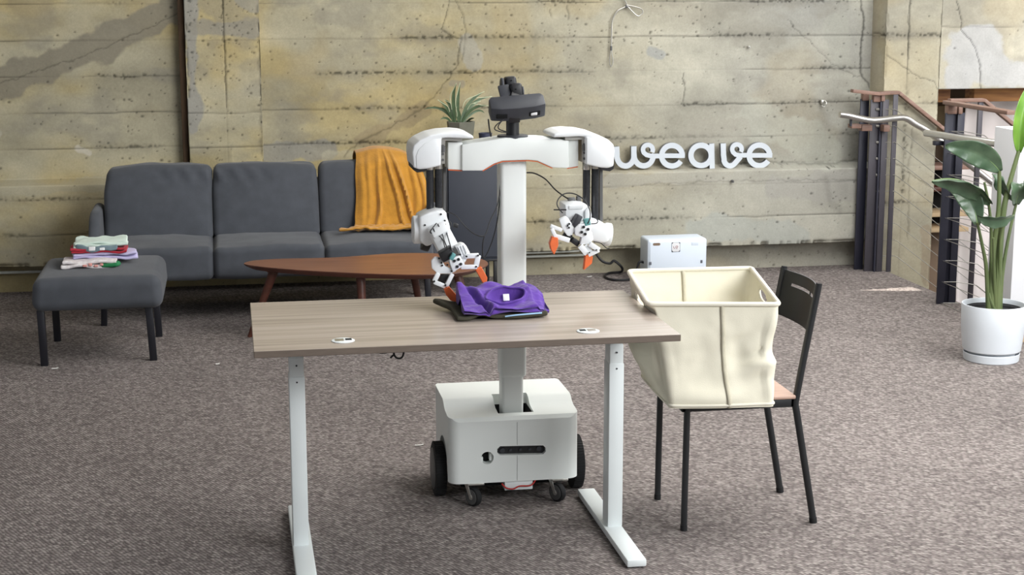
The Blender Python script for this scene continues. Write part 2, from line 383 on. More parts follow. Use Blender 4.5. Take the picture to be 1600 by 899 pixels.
def cut(o, cutter):
    """Carve the cutter shape out of o for good."""
    og = origin_of(o.parent) if o.parent else o.location.copy()
    bmesh.ops.recalc_face_normals(cutter.bm, faces=cutter.bm.faces[:])
    for v in cutter.bm.verts: v.co -= og
    me = bpy.data.meshes.new('cutter'); cutter.bm.to_mesh(me); cutter.bm.free()
    c = bpy.data.objects.new('cutter', me); COL.objects.link(c); c.parent = o.parent
    if not o.parent: c.location = og
    md = o.modifiers.new('cut', 'BOOLEAN'); md.object = c; md.operation = 'DIFFERENCE'; md.solver = 'EXACT'
    dg = bpy.context.evaluated_depsgraph_get(); dg.update()
    new = bpy.data.meshes.new_from_object(o.evaluated_get(dg)); o.modifiers.clear(); pass
    old = o.data; nm = old.name; o.data = new; bpy.data.meshes.remove(old); new.name = nm
    bpy.data.objects.remove(c); bpy.data.meshes.remove(me)
    new.polygons.foreach_set('use_smooth', [True] * len(new.polygons)); new.set_sharp_from_angle(angle=math.radians(30))
def nz(p, s=1.0): return mnoise.noise(Vector(p) * s)
def sstep(a, b, x): 
    t = max(0.0, min(1.0, (x - a) / (b - a))); return t * t * (3 - 2 * t)

# ------------------------------------------------------------------ concrete: relief and stains computed on real grids
def lat(u, v, seed):
    iu = np.floor(u).astype(np.int64); iv = np.floor(v).astype(np.int64); fu = u - iu; fv = v - iv
    fu = fu * fu * (3 - 2 * fu); fv = fv * fv * (3 - 2 * fv)
    def h(a, b):
        x = (a * 374761393 + b * 668265263 + seed * 1442695041) & 0xFFFFFFFF
        x = ((x ^ (x >> 13)) * 1274126177) & 0xFFFFFFFF
        return ((x ^ (x >> 16)) & 0xFFFF) / 65535.0
    return (h(iu, iv) * (1 - fu) + h(iu + 1, iv) * fu) * (1 - fv) + (h(iu, iv + 1) * (1 - fu) + h(iu + 1, iv + 1) * fu) * fv
def fbm(u, v, seed, o=4):
    t = 0; a = 0.5; w = 0
    for i in range(o): t = t + a * lat(u * 2 ** i, v * 2 ** i, seed + i * 17); w += a; a *= 0.55
    return t / w
def seg_dist(U, V, pts):
    d = np.full(U.shape, 9.0)
    for (a, b), (c, e) in zip(pts, pts[1:]):
        du, dv = c - a, e - b; l2 = du * du + dv * dv
        t = np.clip(((U - a) * du + (V - b) * dv) / l2, 0, 1)
        d = np.minimum(d, np.hypot(U - a - t * du, V - b - t * dv))
    return d
LIFTS = (1.765, 1.545, 1.325, 1.103, 0.888, 0.59, 0.372)
def smooth(a, b, x):
    t = np.clip((x - a) / (b - a), 0, 1); return t * t * (3 - 2 * t)
def lin(c): return np.array(s2l(c))
def concrete(U, V, seed=1, lifts=LIFTS, vert=(), cracks=(), patches=(), npit=700, grey=None, pitbias=None):
    """U along the wall, V up (metres). Returns relief (outward, m) and linear colour."""
    g = np.full(U.shape, float(grey)) if grey is not None else smooth(1.0, 3.9, U + 0.9 * (fbm(U * 0.9, V * 0.9, seed + 3) - 0.5))
    bid = np.searchsorted(np.sort(np.array(lifts)), V)
    tint = lat(bid * 7.3 + np.floor(U / 1.7 + bid * 0.37) * 3.1, bid * 1.9, seed + 40)
    y1, y2, g1, g2 = lin((188, 173, 130)), lin((184, 177, 152)), lin((174, 173, 165)), lin((184, 182, 170))
    n1 = fbm(U * 1.6, V * 2.8, seed + 5)[..., None]; n2 = fbm(U * 3.0, V * 9, seed + 6)[..., None]
    n1 = smooth(0.3, 0.7, n1)
    C = (y1 * (1 - n1) + y2 * n1) * (1 - g[..., None]) + (g1 * (1 - n1) + g2 * n1) * g[..., None]
    C = C * (0.70 + 0.14 * tint[..., None] + 0.18 * n2)
    n3 = fbm(U * 7, V * 9, seed + 8, 4)[..., None]; n4 = fbm(U * 1.1, V * 1.5, seed + 14, 5)[..., None]
    C = C * (0.84 + 0.32 * n3) * (0.86 + 0.28 * smooth(.3, .7, n4)) * (0.95 + 0.10 * lat(U * 160, V * 160, seed + 15)[..., None])
    gs = smooth(.56, .72, fbm(U * 2.6 + 9, V * 4.5, seed + 16, 5))[..., None] * .45; C = C * (1 - gs) + lin((150, 146, 134)) * .8 * gs
    yel = smooth(0.58, 0.75, fbm(U * 2.2, V * 2.2, seed + 9, 3))[..., None] * (1 - 0.55 * g[..., None])
    C = C * (1 - 0.22 * yel) + lin((186, 160, 98)) * 0.22 * yel * (.8 + .4 * n3)
    H = 0.004 * (fbm(U * 3, V * 3, seed + 11) - 0.5) + 0.0015 * (fbm(U * 40, V * 40, seed + 12, 2) - 0.5)
    H = H + 0.004 * (lat(bid * 3.7 + 0.5, bid * 2.1, seed + 77) - 0.5)
    dark = np.ones_like(U)
    lines = [(V - z, U, k) for k, z in enumerate(lifts)] + [(U - x, V, 20 + k) for k, x in enumerate(vert)]
    for D, A, k in lines:
        D = D + 0.010 * (fbm(A * 5, A * 0 + k * 3.3, seed + 20, 3) - 0.5)
        s1 = smooth(0.38, 0.62, fbm(A * 2.0 + k * 9, A * 0 + k * 1.3, seed + 21, 3))
        rough = smooth(0.50, 0.66, fbm(A * 1.5 + k * 5, A * 0 + k * 2.7, seed + 22, 3))
        ln = np.exp(-(D / 0.0035) ** 2) * (0.25 + 0.75 * s1)
        gran = smooth(0.45, 0.75, lat(U * 75, V * 75, seed + 23 + k))
        hc = np.exp(-((D - 0.004) / 0.012) ** 2) * rough * gran
        dark = dark * (1 - 0.55 * ln) * (1 - 0.62 * hc); H = H - 0.004 * ln - 0.007 * hc
        soft = np.exp(-(D / 0.03) ** 2) * rough * 0.16; dark = dark * (1 - soft)
    for pts, w, colr, st in patches:
        d = seg_dist(U, V, pts) + 0.075 * (fbm(U * 7, V * 7, seed + 31) - 0.5) * 2 * (w / 0.1) ** 0.5
        k = smooth(w * 1.15, w * 0.85, d)[..., None] * st
        C = C * (1 - k) + lin(colr) * k * (0.88 + 0.24 * fbm(U * 12, V * 12, seed + 33)[..., None])
    for pts, w, st in cracks:
        j = 0.016 * (fbm(U * 22, V * 22, seed + 35, 3) - 0.5) * 2
        k2 = 0.016 * (fbm(V * 22, U * 22, seed + 36, 3) - 0.5) * 2
        d = seg_dist(U + j, V + k2, pts); k = np.exp(-(d / w) ** 2) * st
        dark = dark * (1 - 0.68 * k); H = H - 0.004 * k
    u0, u1, v0, v1 = U.min(), U.max(), V.min(), V.max()
    uu = U[:, 0] if U.shape[0] > 1 else U[0]; vv = V[0]
    for i in range(npit):
        a = rng.uniform(max(u0, -1.9), u1); b = rng.uniform(v0, min(v1, 1.95))
        if fbm(np.array([a * 2.0]), np.array([b * 2.0]), seed + 50, 3)[0] < rng.uniform(0.25, 0.72): continue
        r = 0.0026 + 0.0048 * rng.random() ** 3; as_ = rng.uniform(0.7, 1.6)
        i0, i1 = np.searchsorted(uu, (a - 4 * r, a + 4 * r)); j0, j1 = np.searchsorted(vv, (b - 4 * r, b + 4 * r))
        if i1 <= i0 or j1 <= j0: continue
        q = np.exp(-(((U[i0:i1, j0:j1] - a) / (r * as_)) ** 2 + ((V[i0:i1, j0:j1] - b) / r) ** 2) ** 1.5)
        dark[i0:i1, j0:j1] *= 1 - 0.66 * q; H[i0:i1, j0:j1] -= 0.005 * q
    C = C * dark[..., None]
    return H, C
def grid_mesh(name, P, C, parent=None, kind=None):
    nu, nv = P.shape[:2]; me = bpy.data.meshes.new(name)
    idx = np.arange(nu * nv).reshape(nu, nv)
    F = np.stack([idx[:-1, :-1], idx[1:, :-1], idx[1:, 1:], idx[:-1, 1:]], -1).reshape(-1, 4)
    me.vertices.add(nu * nv); me.vertices.foreach_set('co', P.reshape(-1).astype(np.float32))
    me.loops.add(F.size); me.loops.foreach_set('vertex_index', F.reshape(-1).astype(np.int32))
    me.polygons.add(len(F)); me.polygons.foreach_set('loop_start', np.arange(0, F.size, 4, dtype=np.int32))
    me.polygons.foreach_set('use_smooth', np.ones(len(F), dtype=bool))
    a = me.attributes.new('Col', 'FLOAT_COLOR', 'POINT')
    a.data.foreach_set('color', np.concatenate([np.clip(C, 0, 1), np.ones((nu, nv, 1))], -1).reshape(-1).astype(np.float32))
    me.update(); me.validate(); me.materials.append(MT['conc'])
    o = bpy.data.objects.new(name, me); COL.objects.link(o)
    if parent: o.parent = parent
    if kind: o['kind'] = kind
    return o

# ================================================================== THE SETTING
def build_floor():
    X0, X1, Y0, Y1, SX, SY0, SY1 = -5.0, 8.0, -3.0, 10.25, 4.262, 8.735, 9.93
    m = M(); b = m.bm
    def quad(x0, y0, x1, y1): b.faces.new([b.verts.new(p) for p in ((x0, y0, 0), (x1, y0, 0), (x1, y1, 0), (x0, y1, 0))])
    quad(X0, Y0, SX, SY0); quad(SX, Y0, X1, SY0); quad(X0, SY0, SX, SY1); quad(X0, SY1, SX, Y1)
    bmesh.ops.remove_doubles(b, verts=b.verts[:], dist=1e-5)
    b.faces.ensure_lookup_table()
    for f in b.faces[:]:
        if f.normal.z < 0: f.normal_flip()
    # floor edge down into the stair well
    for p, q in (((SX, SY0), (SX, SY1)), ((SX, SY0), (X1, SY0))):
        b.faces.new([b.verts.new(c) for c in ((p[0], p[1], 0), (q[0], q[1], 0), (q[0], q[1], -0.16), (p[0], p[1], -0.16))])
    o = m.build('floor', 'carpet', recalc=False); o['kind'] = 'structure'
    return o
floor = build_floor()

YW, YL, YB = 10.14, 10.0, 10.15        # upper wall, ledge front, base strip
def ucoords(a, b, fine0, fine1, step):
    return np.concatenate([np.linspace(a, fine0, 24, endpoint=False) if a < fine0 else np.array([]),
                           np.arange(fine0, fine1, step), np.linspace(fine1, b, 24) if b > fine1 else np.array([fine1])])
def build_wall():
    us = ucoords(-4.0, 4.24, -1.75, 4.23, 0.0065)
    z = np.concatenate([np.linspace(0, .178, 26), np.linspace(.18, .182, 8), np.linspace(.186, .672, 76), np.linspace(.676, .704, 10), np.arange(.71, 1.86, .0065), np.linspace(1.9, 4.2, 20)])
    y = np.concatenate([np.full(26, YB), np.linspace(YB, YL, 8), np.full(76, YL), np.linspace(YL, YW, 10), np.full(len(z) - 120, YW)])
    U, Z = np.meshgrid(us, z, indexing='ij'); Yb = np.broadcast_to(y, U.shape).copy()
    cracks = [([(1.406, 1.85), (1.331, 1.602), (1.39, 1.56), (1.45, 1.542), (1.431, 1.381), (1.369, 1.281)], .004, .8),
              ([(1.369, 1.281), (1.203, 1.101), (.957, .963), (.773, .885), (.70, .80)], .006, .55),
              ([(1.414, 1.80), (1.486, 1.621), (1.481, 1.541), (1.46, 1.401)], .0035, .6),
              ([(4.115, 1.85), (4.144, 1.565), (4.135, 1.355), (4.143, 1.271), (4.2, 1.2)], .0075, 1.0),
              ([(3.61, 1.651), (3.93, 1.357), (4.134, 1.271)], .003, .55),
              ([(2.92, 1.31), (2.923, 1.10)], .004, .9), ([(2.923, 1.10), (3.41, 1.10)], .004, .6),
              ([(-1.75, 1.22), (-1.367, 1.293), (-.869, 1.45), (-.52, 1.60), (-.267, 1.72)], .004, .55),
              ([(3.86, .62), (3.9, .45), (3.98, .38)], .02, .25),
              ([(4.18, .73), (4.0, .70), (3.2, .715)], .006, .5), ([(2.6, .60), (3.0, .61), (4.2, .60)], .004, .4),
              ([(2.14, 1.74), (2.15, 1.66)], .006, .6), ([(2.03, 1.72), (2.035, 1.68)], .004, .6)]
    patches = [([(-1.9, 1.17), (-1.367, 1.285), (-.869, 1.465), (-.52, 1.62), (-.24, 1.75)], .085, (138, 132, 116), .9),
               ([(.16, .83), (.42, .845), (.62, .85)], .055, (148, 146, 138), .8),
               ([(.62, .80), (.80, .82)], .05, (186, 180, 158), .55),
               ([(1.5, 1.50), (1.52, 1.40)], .05, (166, 162, 148), .8), ([(1.4, 1.27), (1.45, 1.26)], .03, (140, 136, 124), .6),
               ([(1.2, 1.09), (.96, .965), (.80, .9)], .05, (146, 132, 108), .5),
               ([(3.95, 1.62), (4.0, 1.4)], .08, (160, 160, 150), .6),
               ([(2.7, 1.45), (2.75, 1.43)], .035, (150, 154, 156), .6), ([(2.17, 1.46), (2.2, 1.35)], .05, (158, 154, 138), .5),
               ([(3.5, .56), (4.2, .56)], .09, (158, 156, 150), .55), ([(2.4, .63), (3.3, .64)], .035, (168, 166, 156), .5),
               ([(3.0, .30), (3.7, .25)], .09, (166, 170, 164), .6), ([(3.4, 1.0), (3.9, .8)], .12, (172, 172, 160), .6),
               ([(3.0, .9), (3.3, .95)], .08, (164, 160, 148), .5),
               ([(-1.8, .66), (1.2, .655)], .035, (178, 172, 150), .5), ([(-1.6, 1.0), (-1.4, .98)], .03, (186, 182, 166), .6),
               ([(-.93, .885), (-.87, .86)], .022, (206, 200, 184), .8)]
    H, C = concrete(U, Z, 3, patches=patches, cracks=cracks, npit=2800)
    lip = np.exp(-((Z - .186) / .012) ** 2); H = H - .03 * lip * smooth(.35, .8, lat(U * 22, Z * 0, 91) * .6 + lat(U * 60, Z * 0, 92) * .4)
    top = np.exp(-((Z - .69) / .012) ** 2); H = H - .008 * top * lat(U * 25, Z * 20, 93)
    base = (Z < .179)[..., None]; C = np.where(base, C * .85 + lin((150, 130, 96)) * .08, C)  # foot strip coloured darker brown, painting in the shade under the lip
    P = np.stack([U, Yb - H, Z], -1)
    return grid_mesh('wall_back', P, C, kind='structure')
build_wall()

def panel(name, x0, x1, z0, z1, Y, depth, seed, sides='lr', step=.0065, bottom=False, **kw):
    """A concrete pier or beam: relief front with returns running back by depth."""
    us = np.arange(x0, x1 + 1e-6, step); zf1 = min(z1, 1.9)
    vs = np.concatenate([np.arange(z0, zf1, step), np.linspace(zf1, z1, 12)])
    nb = 14
    uu = [us]; yy = [np.full(len(us), 0.0)]; xx = [us]
    if 'l' in sides: xx.insert(0, np.full(nb, x0)); yy.insert(0, np.linspace(depth, .004, nb)); uu.insert(0, x0 - np.linspace(depth, .004, nb))
    if 'r' in sides: xx.append(np.full(nb, x1)); yy.append(np.linspace(.004, depth, nb)); uu.append(x1 + np.linspace(.004, depth, nb))
    xx, yy, uu = map(np.concatenate, (xx, yy, uu))
    if bottom:
        k = 10; vs = np.concatenate([z0 - np.linspace(depth, .004, k), vs])
    U, V = np.meshgrid(uu, vs, indexing='ij'); X = np.broadcast_to(xx[:, None], U.shape); Yo = np.broadcast_to(yy[:, None], U.shape).copy()
    H, C = concrete(U, V, seed, **kw)
    Z = np.maximum(V, z0)
    if bottom: Yo = np.maximum(Yo, np.clip(z0 - V, 0, None))
    front = (Yo < .003)
    dx = np.where(yy > .003, np.where(xx < (x0 + x1) / 2, -1.0, 1.0), 0)[:, None] * H
    # worn arrises
    ea = np.minimum(np.abs(X - x0) if 'l' in sides else 9.0, np.abs(X - x1) if 'r' in sides else 9.0)
    wear = np.exp(-(ea / .010) ** 2) * smooth(.35, .8, lat(U * 0 + 3, V * 24, seed + 61)) * .012 * front
    P = np.stack([X + dx, Y + Yo - np.where(front, H, 0) + wear, Z], -1)
    return grid_mesh(name, P, C, kind='structure')
panel('trim_1', -.255, .195, .66, 4.2, 10.035, .12, 61, lifts=(1.545, 1.1, .888), vert=(-.02,), npit=900,
      grey=None, patches=[([(-.215, 1.85), (-.225, 1.0)], .045, (156, 154, 146), .9), ([(-.2, 1.62), (.16, 1.61)], .05, (150, 146, 134), .8), ([(.08, 1.80), (.18, 1.78)], .04, (158, 154, 140), .8)],
      cracks=[([(-.03, 1.85), (-.03, 1.68)], .004, .9), ([(-.022, 1.60), (-.018, 1.12)], .0035, .7), ([(.19, 1.8), (.19, .8)], .012, .6)])
m = M(); m.box((-.296, 10.07, .69), (-.259, 10.15, 4.2), .004); o = m.build('trim_2', 'darktimber'); o['kind'] = 'structure'
PX0, PX1, PY, BZ = 4.205, 4.585, 9.905, 1.197
panel('trim_3', PX0, PX1, -1.2, 4.2, PY, .26, 71, lifts=(1.545, 1.103, .70, .45), npit=260, vert=(4.36,), grey=.5,
      patches=[([(4.0, 1.9), (4.1, .0)], .06, (168, 158, 140), .4), ([(4.53, .25), (4.57, -.1)], .03, (150, 136, 116), .6)],
      cracks=[([(4.22, 1.42), (4.27, 1.39), (4.35, 1.33), (4.45, 1.28), (4.55, 1.24), (4.58, 1.20)], .004, .75), ([(4.36, 1.85), (4.36, 1.4)], .004, .7),
              ([(4.30, .72), (4.45, .62), (4.56, .55)], .004, .8), ([(4.42, .95), (4.40, .7), (4.42, .2)], .006, .45)])
panel('trim_4', PX1 + .001, 8.0, BZ, 4.2, PY + .002, .26, 81, sides='', step=.008, bottom=True, lifts=(1.60, 1.9), npit=200, grey=.7,
      patches=[([(4.72, 1.27), (4.75, 1.50), (4.9, 1.52), (4.98, 1.40), (5.06, 1.30), (5.3, 1.25)], .10, (170, 170, 168), .95), ([(4.85, 1.35), (5.1, 1.27)], .1, (170, 170, 168), .95)],
      cracks=[([(4.66, 1.85), (4.735, 1.57), (4.80, 1.50), (4.856, 1.40), (4.88, 1.30), (4.875, 1.19)], .0045, .95)])
# beyond the opening: timber lintel, tan wall, hanging sheet
m = M(); m.box((4.59, 10.18, 1.09), (4.80, 10.32, 1.25), .004); m.box((4.97, 10.18, 1.09), (8.0, 10.32, 1.25), .004); o = m.build('trim_5', 'timber'); o['kind'] = 'structure'
m = M(); m.box((4.3, 11.1, -1.5), (8.0, 11.2, 3.0)); o = m.build('wall_stair', 'tan'); o['kind'] = 'structure'
m = M(); m.box((4.26, 8.735, -1.6), (8.0, 11.2, -1.5)); o = m.build('floor_stair', 'tan'); o['kind'] = 'structure'

# ceiling, with an added opening shaped to let the sun reach the carpet by the stair
def build_ceiling():
    ZC = 4.2
    def back(p): 
        p = Vector(p); t = (ZC - p.z) / -SUN_DIR.z; return p - SUN_DIR * t
    h2 = back((4.03, 9.235, 0))
    m = M(); m.box((-5, -3, ZC), (8, 11.2, ZC + .08))
    o = m.build('ceiling', 'panel')
    c = M()
    c.prism([(h2.x - .24, h2.y + .02, ZC - .2), (h2.x + .16, h2.y + .075, ZC - .2), (h2.x + .18, h2.y - .06, ZC - .2), (h2.x + .02, h2.y - .05, ZC - .2)], (0, 0, .5))
    cut(o, c); o['kind'] = 'structure'
build_ceiling()

# ================================================================== SOFA
def wrinkle(seed, amp=0.006, f=3.0):
    o = Vector((seed * 3.17, seed * 1.31, seed * 0.77))
    return lambda p: amp * mnoise.fractal(Vector(p) * f + o, 0.8, 2.0, 3)
def build_sofa():
    t = thing('sofa', 'long charcoal fabric three-seat sofa against the concrete wall', 'sofa', (0.19, 9.4, 0))
    xs = [-.745, -.120, .504, 1.125]
    for i in range(3):
        a, b = xs[i], xs[i + 1]; w = wrinkle(i + 1, .007, 4)
        def seat(q, u, w=w):
            z = q.z + .018 * (1 - u.x ** 2) * (u.z > 0) * (1 - u.y ** 2)
            y = q.y - .012 * (1 - u.x ** 4) * (u.y < -.5)
            crease = .004 * math.exp(-((abs(u.x) - 1) / .05) ** 2)
            d = w(q)
            return (q.x, y + d + crease * (u.y < -.8), z + d - crease * (u.z > .8))
        M().rbox(((a + b) / 2, 9.29, .338), ((b - a) / 2 + .001, .30, .092), .036, seat, m=14).build('seat_cushion', 'sofa', t, ang=60)
        def back(q, u, w=w, i=i):
            top = sstep(.2, 1, u.z)
            x = q.x * (1 - .022 * top) + .012 * (i == 0) * top
            puff = .035 * (1 - u.x ** 2) * (1 - u.z ** 2)
            lean = .085 * (u.z + 1)
            fold = .014 * math.sin(19 * u.x + 9 * u.z + i * 2) * math.exp(-((u.z - .74) / .22) ** 2) * sstep(-.3, .5, (-1) ** i * u.x + .2)
            d = w(q) * 1.2
            return (x, q.y + lean - puff * (u.y < 0) + fold * (u.y < 0) + d, q.z + .014 * (1 - u.x ** 2) * top - .006 * abs(u.x) ** 8 * top + d)
        M().rbox(((a + b) / 2, 9.50, .613), ((b - a) / 2 - .001, .085, .207), .038, back, m=16).build('back_cushion', 'sofa', t, ang=60)
    m = M(); m.box((-.75, 9.05, .24), (1.13, 9.72, .262), .008); m.build('seat_frame', 'sofa', t)
    def bk(q, u): return (q.x, q.y + .07 * (u.z + 1), q.z)
    M().rbox((.19, 9.66, .50), (.94, .035, .22), .03, bk, k=3, m=4).build('back_panel', 'sofa', t)
    for sx in (-1, 1):
        x = .19 + sx * .962
        def arm(q, u):
            z = q.z
            if u.z > 0: z = q.z - .14 * sstep(0.15, 1, -u.y) ** 1.3
            return (q.x + sx * .012 * u.z, q.y, z)
        M().rbox((x, 9.42, .42), (.030, .30, .185), .029, arm, k=4, m=10).build('armrest', 'sofa', t, ang=60)
    for x, y in ((-.735, 9.02), (1.10, 9.04), (-.73, 9.62), (1.10, 9.62)):
        m = M(); m.bar((x, y, 0), (x + (.012 if x < 0 else -.012), y, .245), .034, .034, .004); m.build('leg', 'black_leg', t)
build_sofa()

def build_blanket():
    # runs up behind the cushion, over its top, down the front and out on the seat
    prof = [(9.86, .62), (9.875, .74), (9.86, .835), (9.79, .872), (9.70, .880), (9.635, .865), (9.57, .80), (9.515, .70), (9.462, .60), (9.42, .52), (9.385, .468), (9.345, .450), (9.29, .450), (9.24, .452)]
    P = []; nu, nv = 74, 96
    for i in range(nu):
        u = i / (nu - 1); row = []
        for j in range(nv):
            v = j / (nv - 1) * (len(prof) - 1); k = min(int(v), len(prof) - 2); f = v - k
            y = prof[k][0] * (1 - f) + prof[k + 1][0] * f; z = prof[k][1] * (1 - f) + prof[k + 1][1] * f
            s = v / (len(prof) - 1)
            front = sstep(4.5, 7, v); bot = sstep(9.5, 11, v)
            xl = .735 - .035 * sstep(5, 11, v) - .10 * sstep(10.8, 12.5, v); xr = 1.085 + .075 * sstep(4, 8, v) - .01 * sstep(10, 12, v)
            x = xl + (xr - xl) * u + .012 * mnoise.noise(Vector((u * 4, s * 7, 3)))
            top = .022 * math.sin(PI * min(1, u * 1.15 + .1)) - .035 * sstep(.75, 1, u) - .01 * sstep(.35, 0, u)
            z += top * (1 - bot) * sstep(0, 3, v) * (1 - sstep(5, 9, v)) + .012 * sstep(2, 5, v) * (1 - sstep(6, 9, v))
            fold = .0
            for c0, c1, wd, am in ((.20, .17, .03, .012), (.34, .30, .025, .016), (.40, .66, .022, .020), (.52, .80, .020, .024), (.93, .93, .03, .02), (.86, .80, .04, .012), (.08, .10, .05, .010)):
                c = c0 + (c1 - c0) * max(0, min(1, (v - 4) / 6.5)); fold += 1.5 * am * math.exp(-((u - c) / wd) ** 2) * sstep(3, 6, v) * (1 - bot)
            fold += .010 * mnoise.fractal(Vector((u * 5, s * 5, 9)), 1, 2, 3)
            y -= fold * front + .016 * front + .02 * front * math.sin(PI * u) * (1 - bot)
            rum = bot * (.018 * abs(mnoise.noise(Vector((u * 9, v * 1.7, 1)))) + .014 * abs(math.sin(v * 3.2 + u * 5)))
            z += rum + .010 * bot
            y -= bot * .03 * mnoise.noise(Vector((u * 5, 4, 4)))
            row.append((x, y, z))
        P.append(row)
    m = M(); m.grid(P); o = m.build('throw_blanket', 'mustard', None, ang=80)
    s = o.modifiers.new('thick', 'SOLIDIFY'); s.thickness = .009; s.offset = 0
    tag(o, 'mustard yellow knitted throw draped over the charcoal sofa back', 'blanket')
build_blanket()

# ================================================================== OTTOMAN AND CLOTHES
def build_ottoman():
    t = thing('ottoman', 'square charcoal upholstered footstool with black legs in front of the sofa', 'ottoman', (-.68, 8.38, 0))
    w = wrinkle(9, .004, 4)
    def f(q, u):
        d = w(q); k = 1 - .035 * (u.z + 1) / 2
        return (q.x * k, q.y * k + d, q.z + .010 * (1 - u.x ** 2) * (1 - u.y ** 2) * (u.z > 0) + d)
    M().rbox((-.683, 8.39, .363), (.322, .35, .083), .05, f, m=10).build('cushion', 'sofa', t, ang=60)
    M().box((-.965, 8.09, .276), (-.40, 8.69, .30), .006).build('seat_frame', 'sofa', t)
    for x, y, dx in ((-.958, 8.09, -.006), (-.952, 8.665, -.004), (-.425, 8.115, -.014), (-.42, 8.68, -.010)):
        m = M(); m.bar((x, y, 0), (x + dx, y, .285), .036, .036, .003); m.build('leg', 'black_leg', t)
build_ottoman()

def folded(name, cx, cy, z0, w, d, h, rot, seed, m, layers=2, amp=1.0, slope=0.0):
    """A folded garment: thin soft layers with rounded fold edges and rumples, one mesh."""
    mm = M(); lh = h / layers
    for L in range(layers):
        r = random.Random(seed * 13 + L); ox, oy = r.uniform(-.008, .008), r.uniform(-.008, .008); sw = 1 - .03 * L * r.random()
        def f(q, u, L=L):
            e = max(abs(u.x), abs(u.y)); n = mnoise.fractal(Vector((q.x * 9 + seed, q.y * 9 + L * 5, seed * 2.3)), 1, 2, 3)
            n2 = mnoise.noise(Vector((q.x * 14 + seed * 3, q.y * 14, L * 3)))
            z = q.z + amp * (.006 * n + (.008 * n2 * sstep(.7, 1, e))) + slope * q.x
            x = q.x * (1 + .05 * mnoise.noise(Vector((seed, q.y * 8, L)))); y = q.y * (1 + .06 * mnoise.noise(Vector((q.x * 8, seed, L))))
            c, s = math.cos(rot), math.sin(rot)
            return (x * c - y * s, x * s + y * c, z)
        mm.rbox((cx + ox, cy + oy, z0 + lh * (L + .5)), (w / 2 * sw, d / 2 * sw, lh * .5), lh * .48, f, k=3, m=16)
    return mm.build(name, m, None, ang=70)
ZT = .457
o = folded('folded_shirt', -.735, 8.36, ZT, .27, .17, .034, .02, 3, 'tee_white', 2, 1.3); tag(o, 'white printed cotton shirt folded at the bottom of the footstool pile', 'shirt', 'folded clothes on the footstool')
pr = M(); 
for (a, b, w, h) in ((-.755, .470, .022, .012), (-.728, .475, .018, .016), (-.70, .468, .02, .012), (-.672, .474, .016, .012)):
    pr.rbox((a, 8.272, b), (w / 2, .004, h / 2), .003, k=2, m=2)
pr.split('print', 'tee_print', o, label='rose printed motif')
o = folded('folded_shirt', -.628, 8.32, ZT - .001, .085, .10, .020, -.1, 5, 'tee_green', 1, 1.2); tag(o, 'green garment corner poking out under the white folded shirt', 'shirt', 'folded clothes on the footstool')
o = folded('folded_shirt', -.675, 8.47, ZT + .030, .33, .20, .030, .10, 8, 'tee_lav', 2, 1.3, -.03); tag(o, 'lavender cotton garment folded below the crimson one in the footstool pile', 'shirt', 'folded clothes on the footstool')
o = folded('folded_shirt', -.700, 8.44, ZT + .062, .285, .18, .024, .06, 11, 'tee_red', 2, 1.2); tag(o, 'crimson folded garment in the middle of the footstool pile', 'shirt', 'folded clothes on the footstool')
o = folded('folded_shirt', -.685, 8.46, ZT + .088, .27, .18, .030, .04, 15, 'tee_mint', 2, 1.7); tag(o, 'pale mint shirt with slate panel crumpled on top of the footstool pile', 'shirt', 'folded clothes on the footstool')
pr = M()
def slate(q, u): return (q.x, q.y - .012 * (1 - u.x ** 2), q.z - .012 * (1 - abs(u.x)) + .006 * math.sin(6 * u.x))
pr.rbox((-.70, 8.367, ZT + .094), (.105, .010, .013), .008, slate, k=3, m=8); pr.build('slate_panel', 'tee_slate', o, label='slate grey panel across the shirt')
pr = M(); pr.rbox((-.722, 8.348, ZT + .088), (.017, .004, .011), .004, k=2, m=2); pr.rbox((-.672, 8.349, ZT + .086), (.014, .004, .008), .004, k=2, m=2); pr.split('white_dot', 'label', o, label='white printed dots')

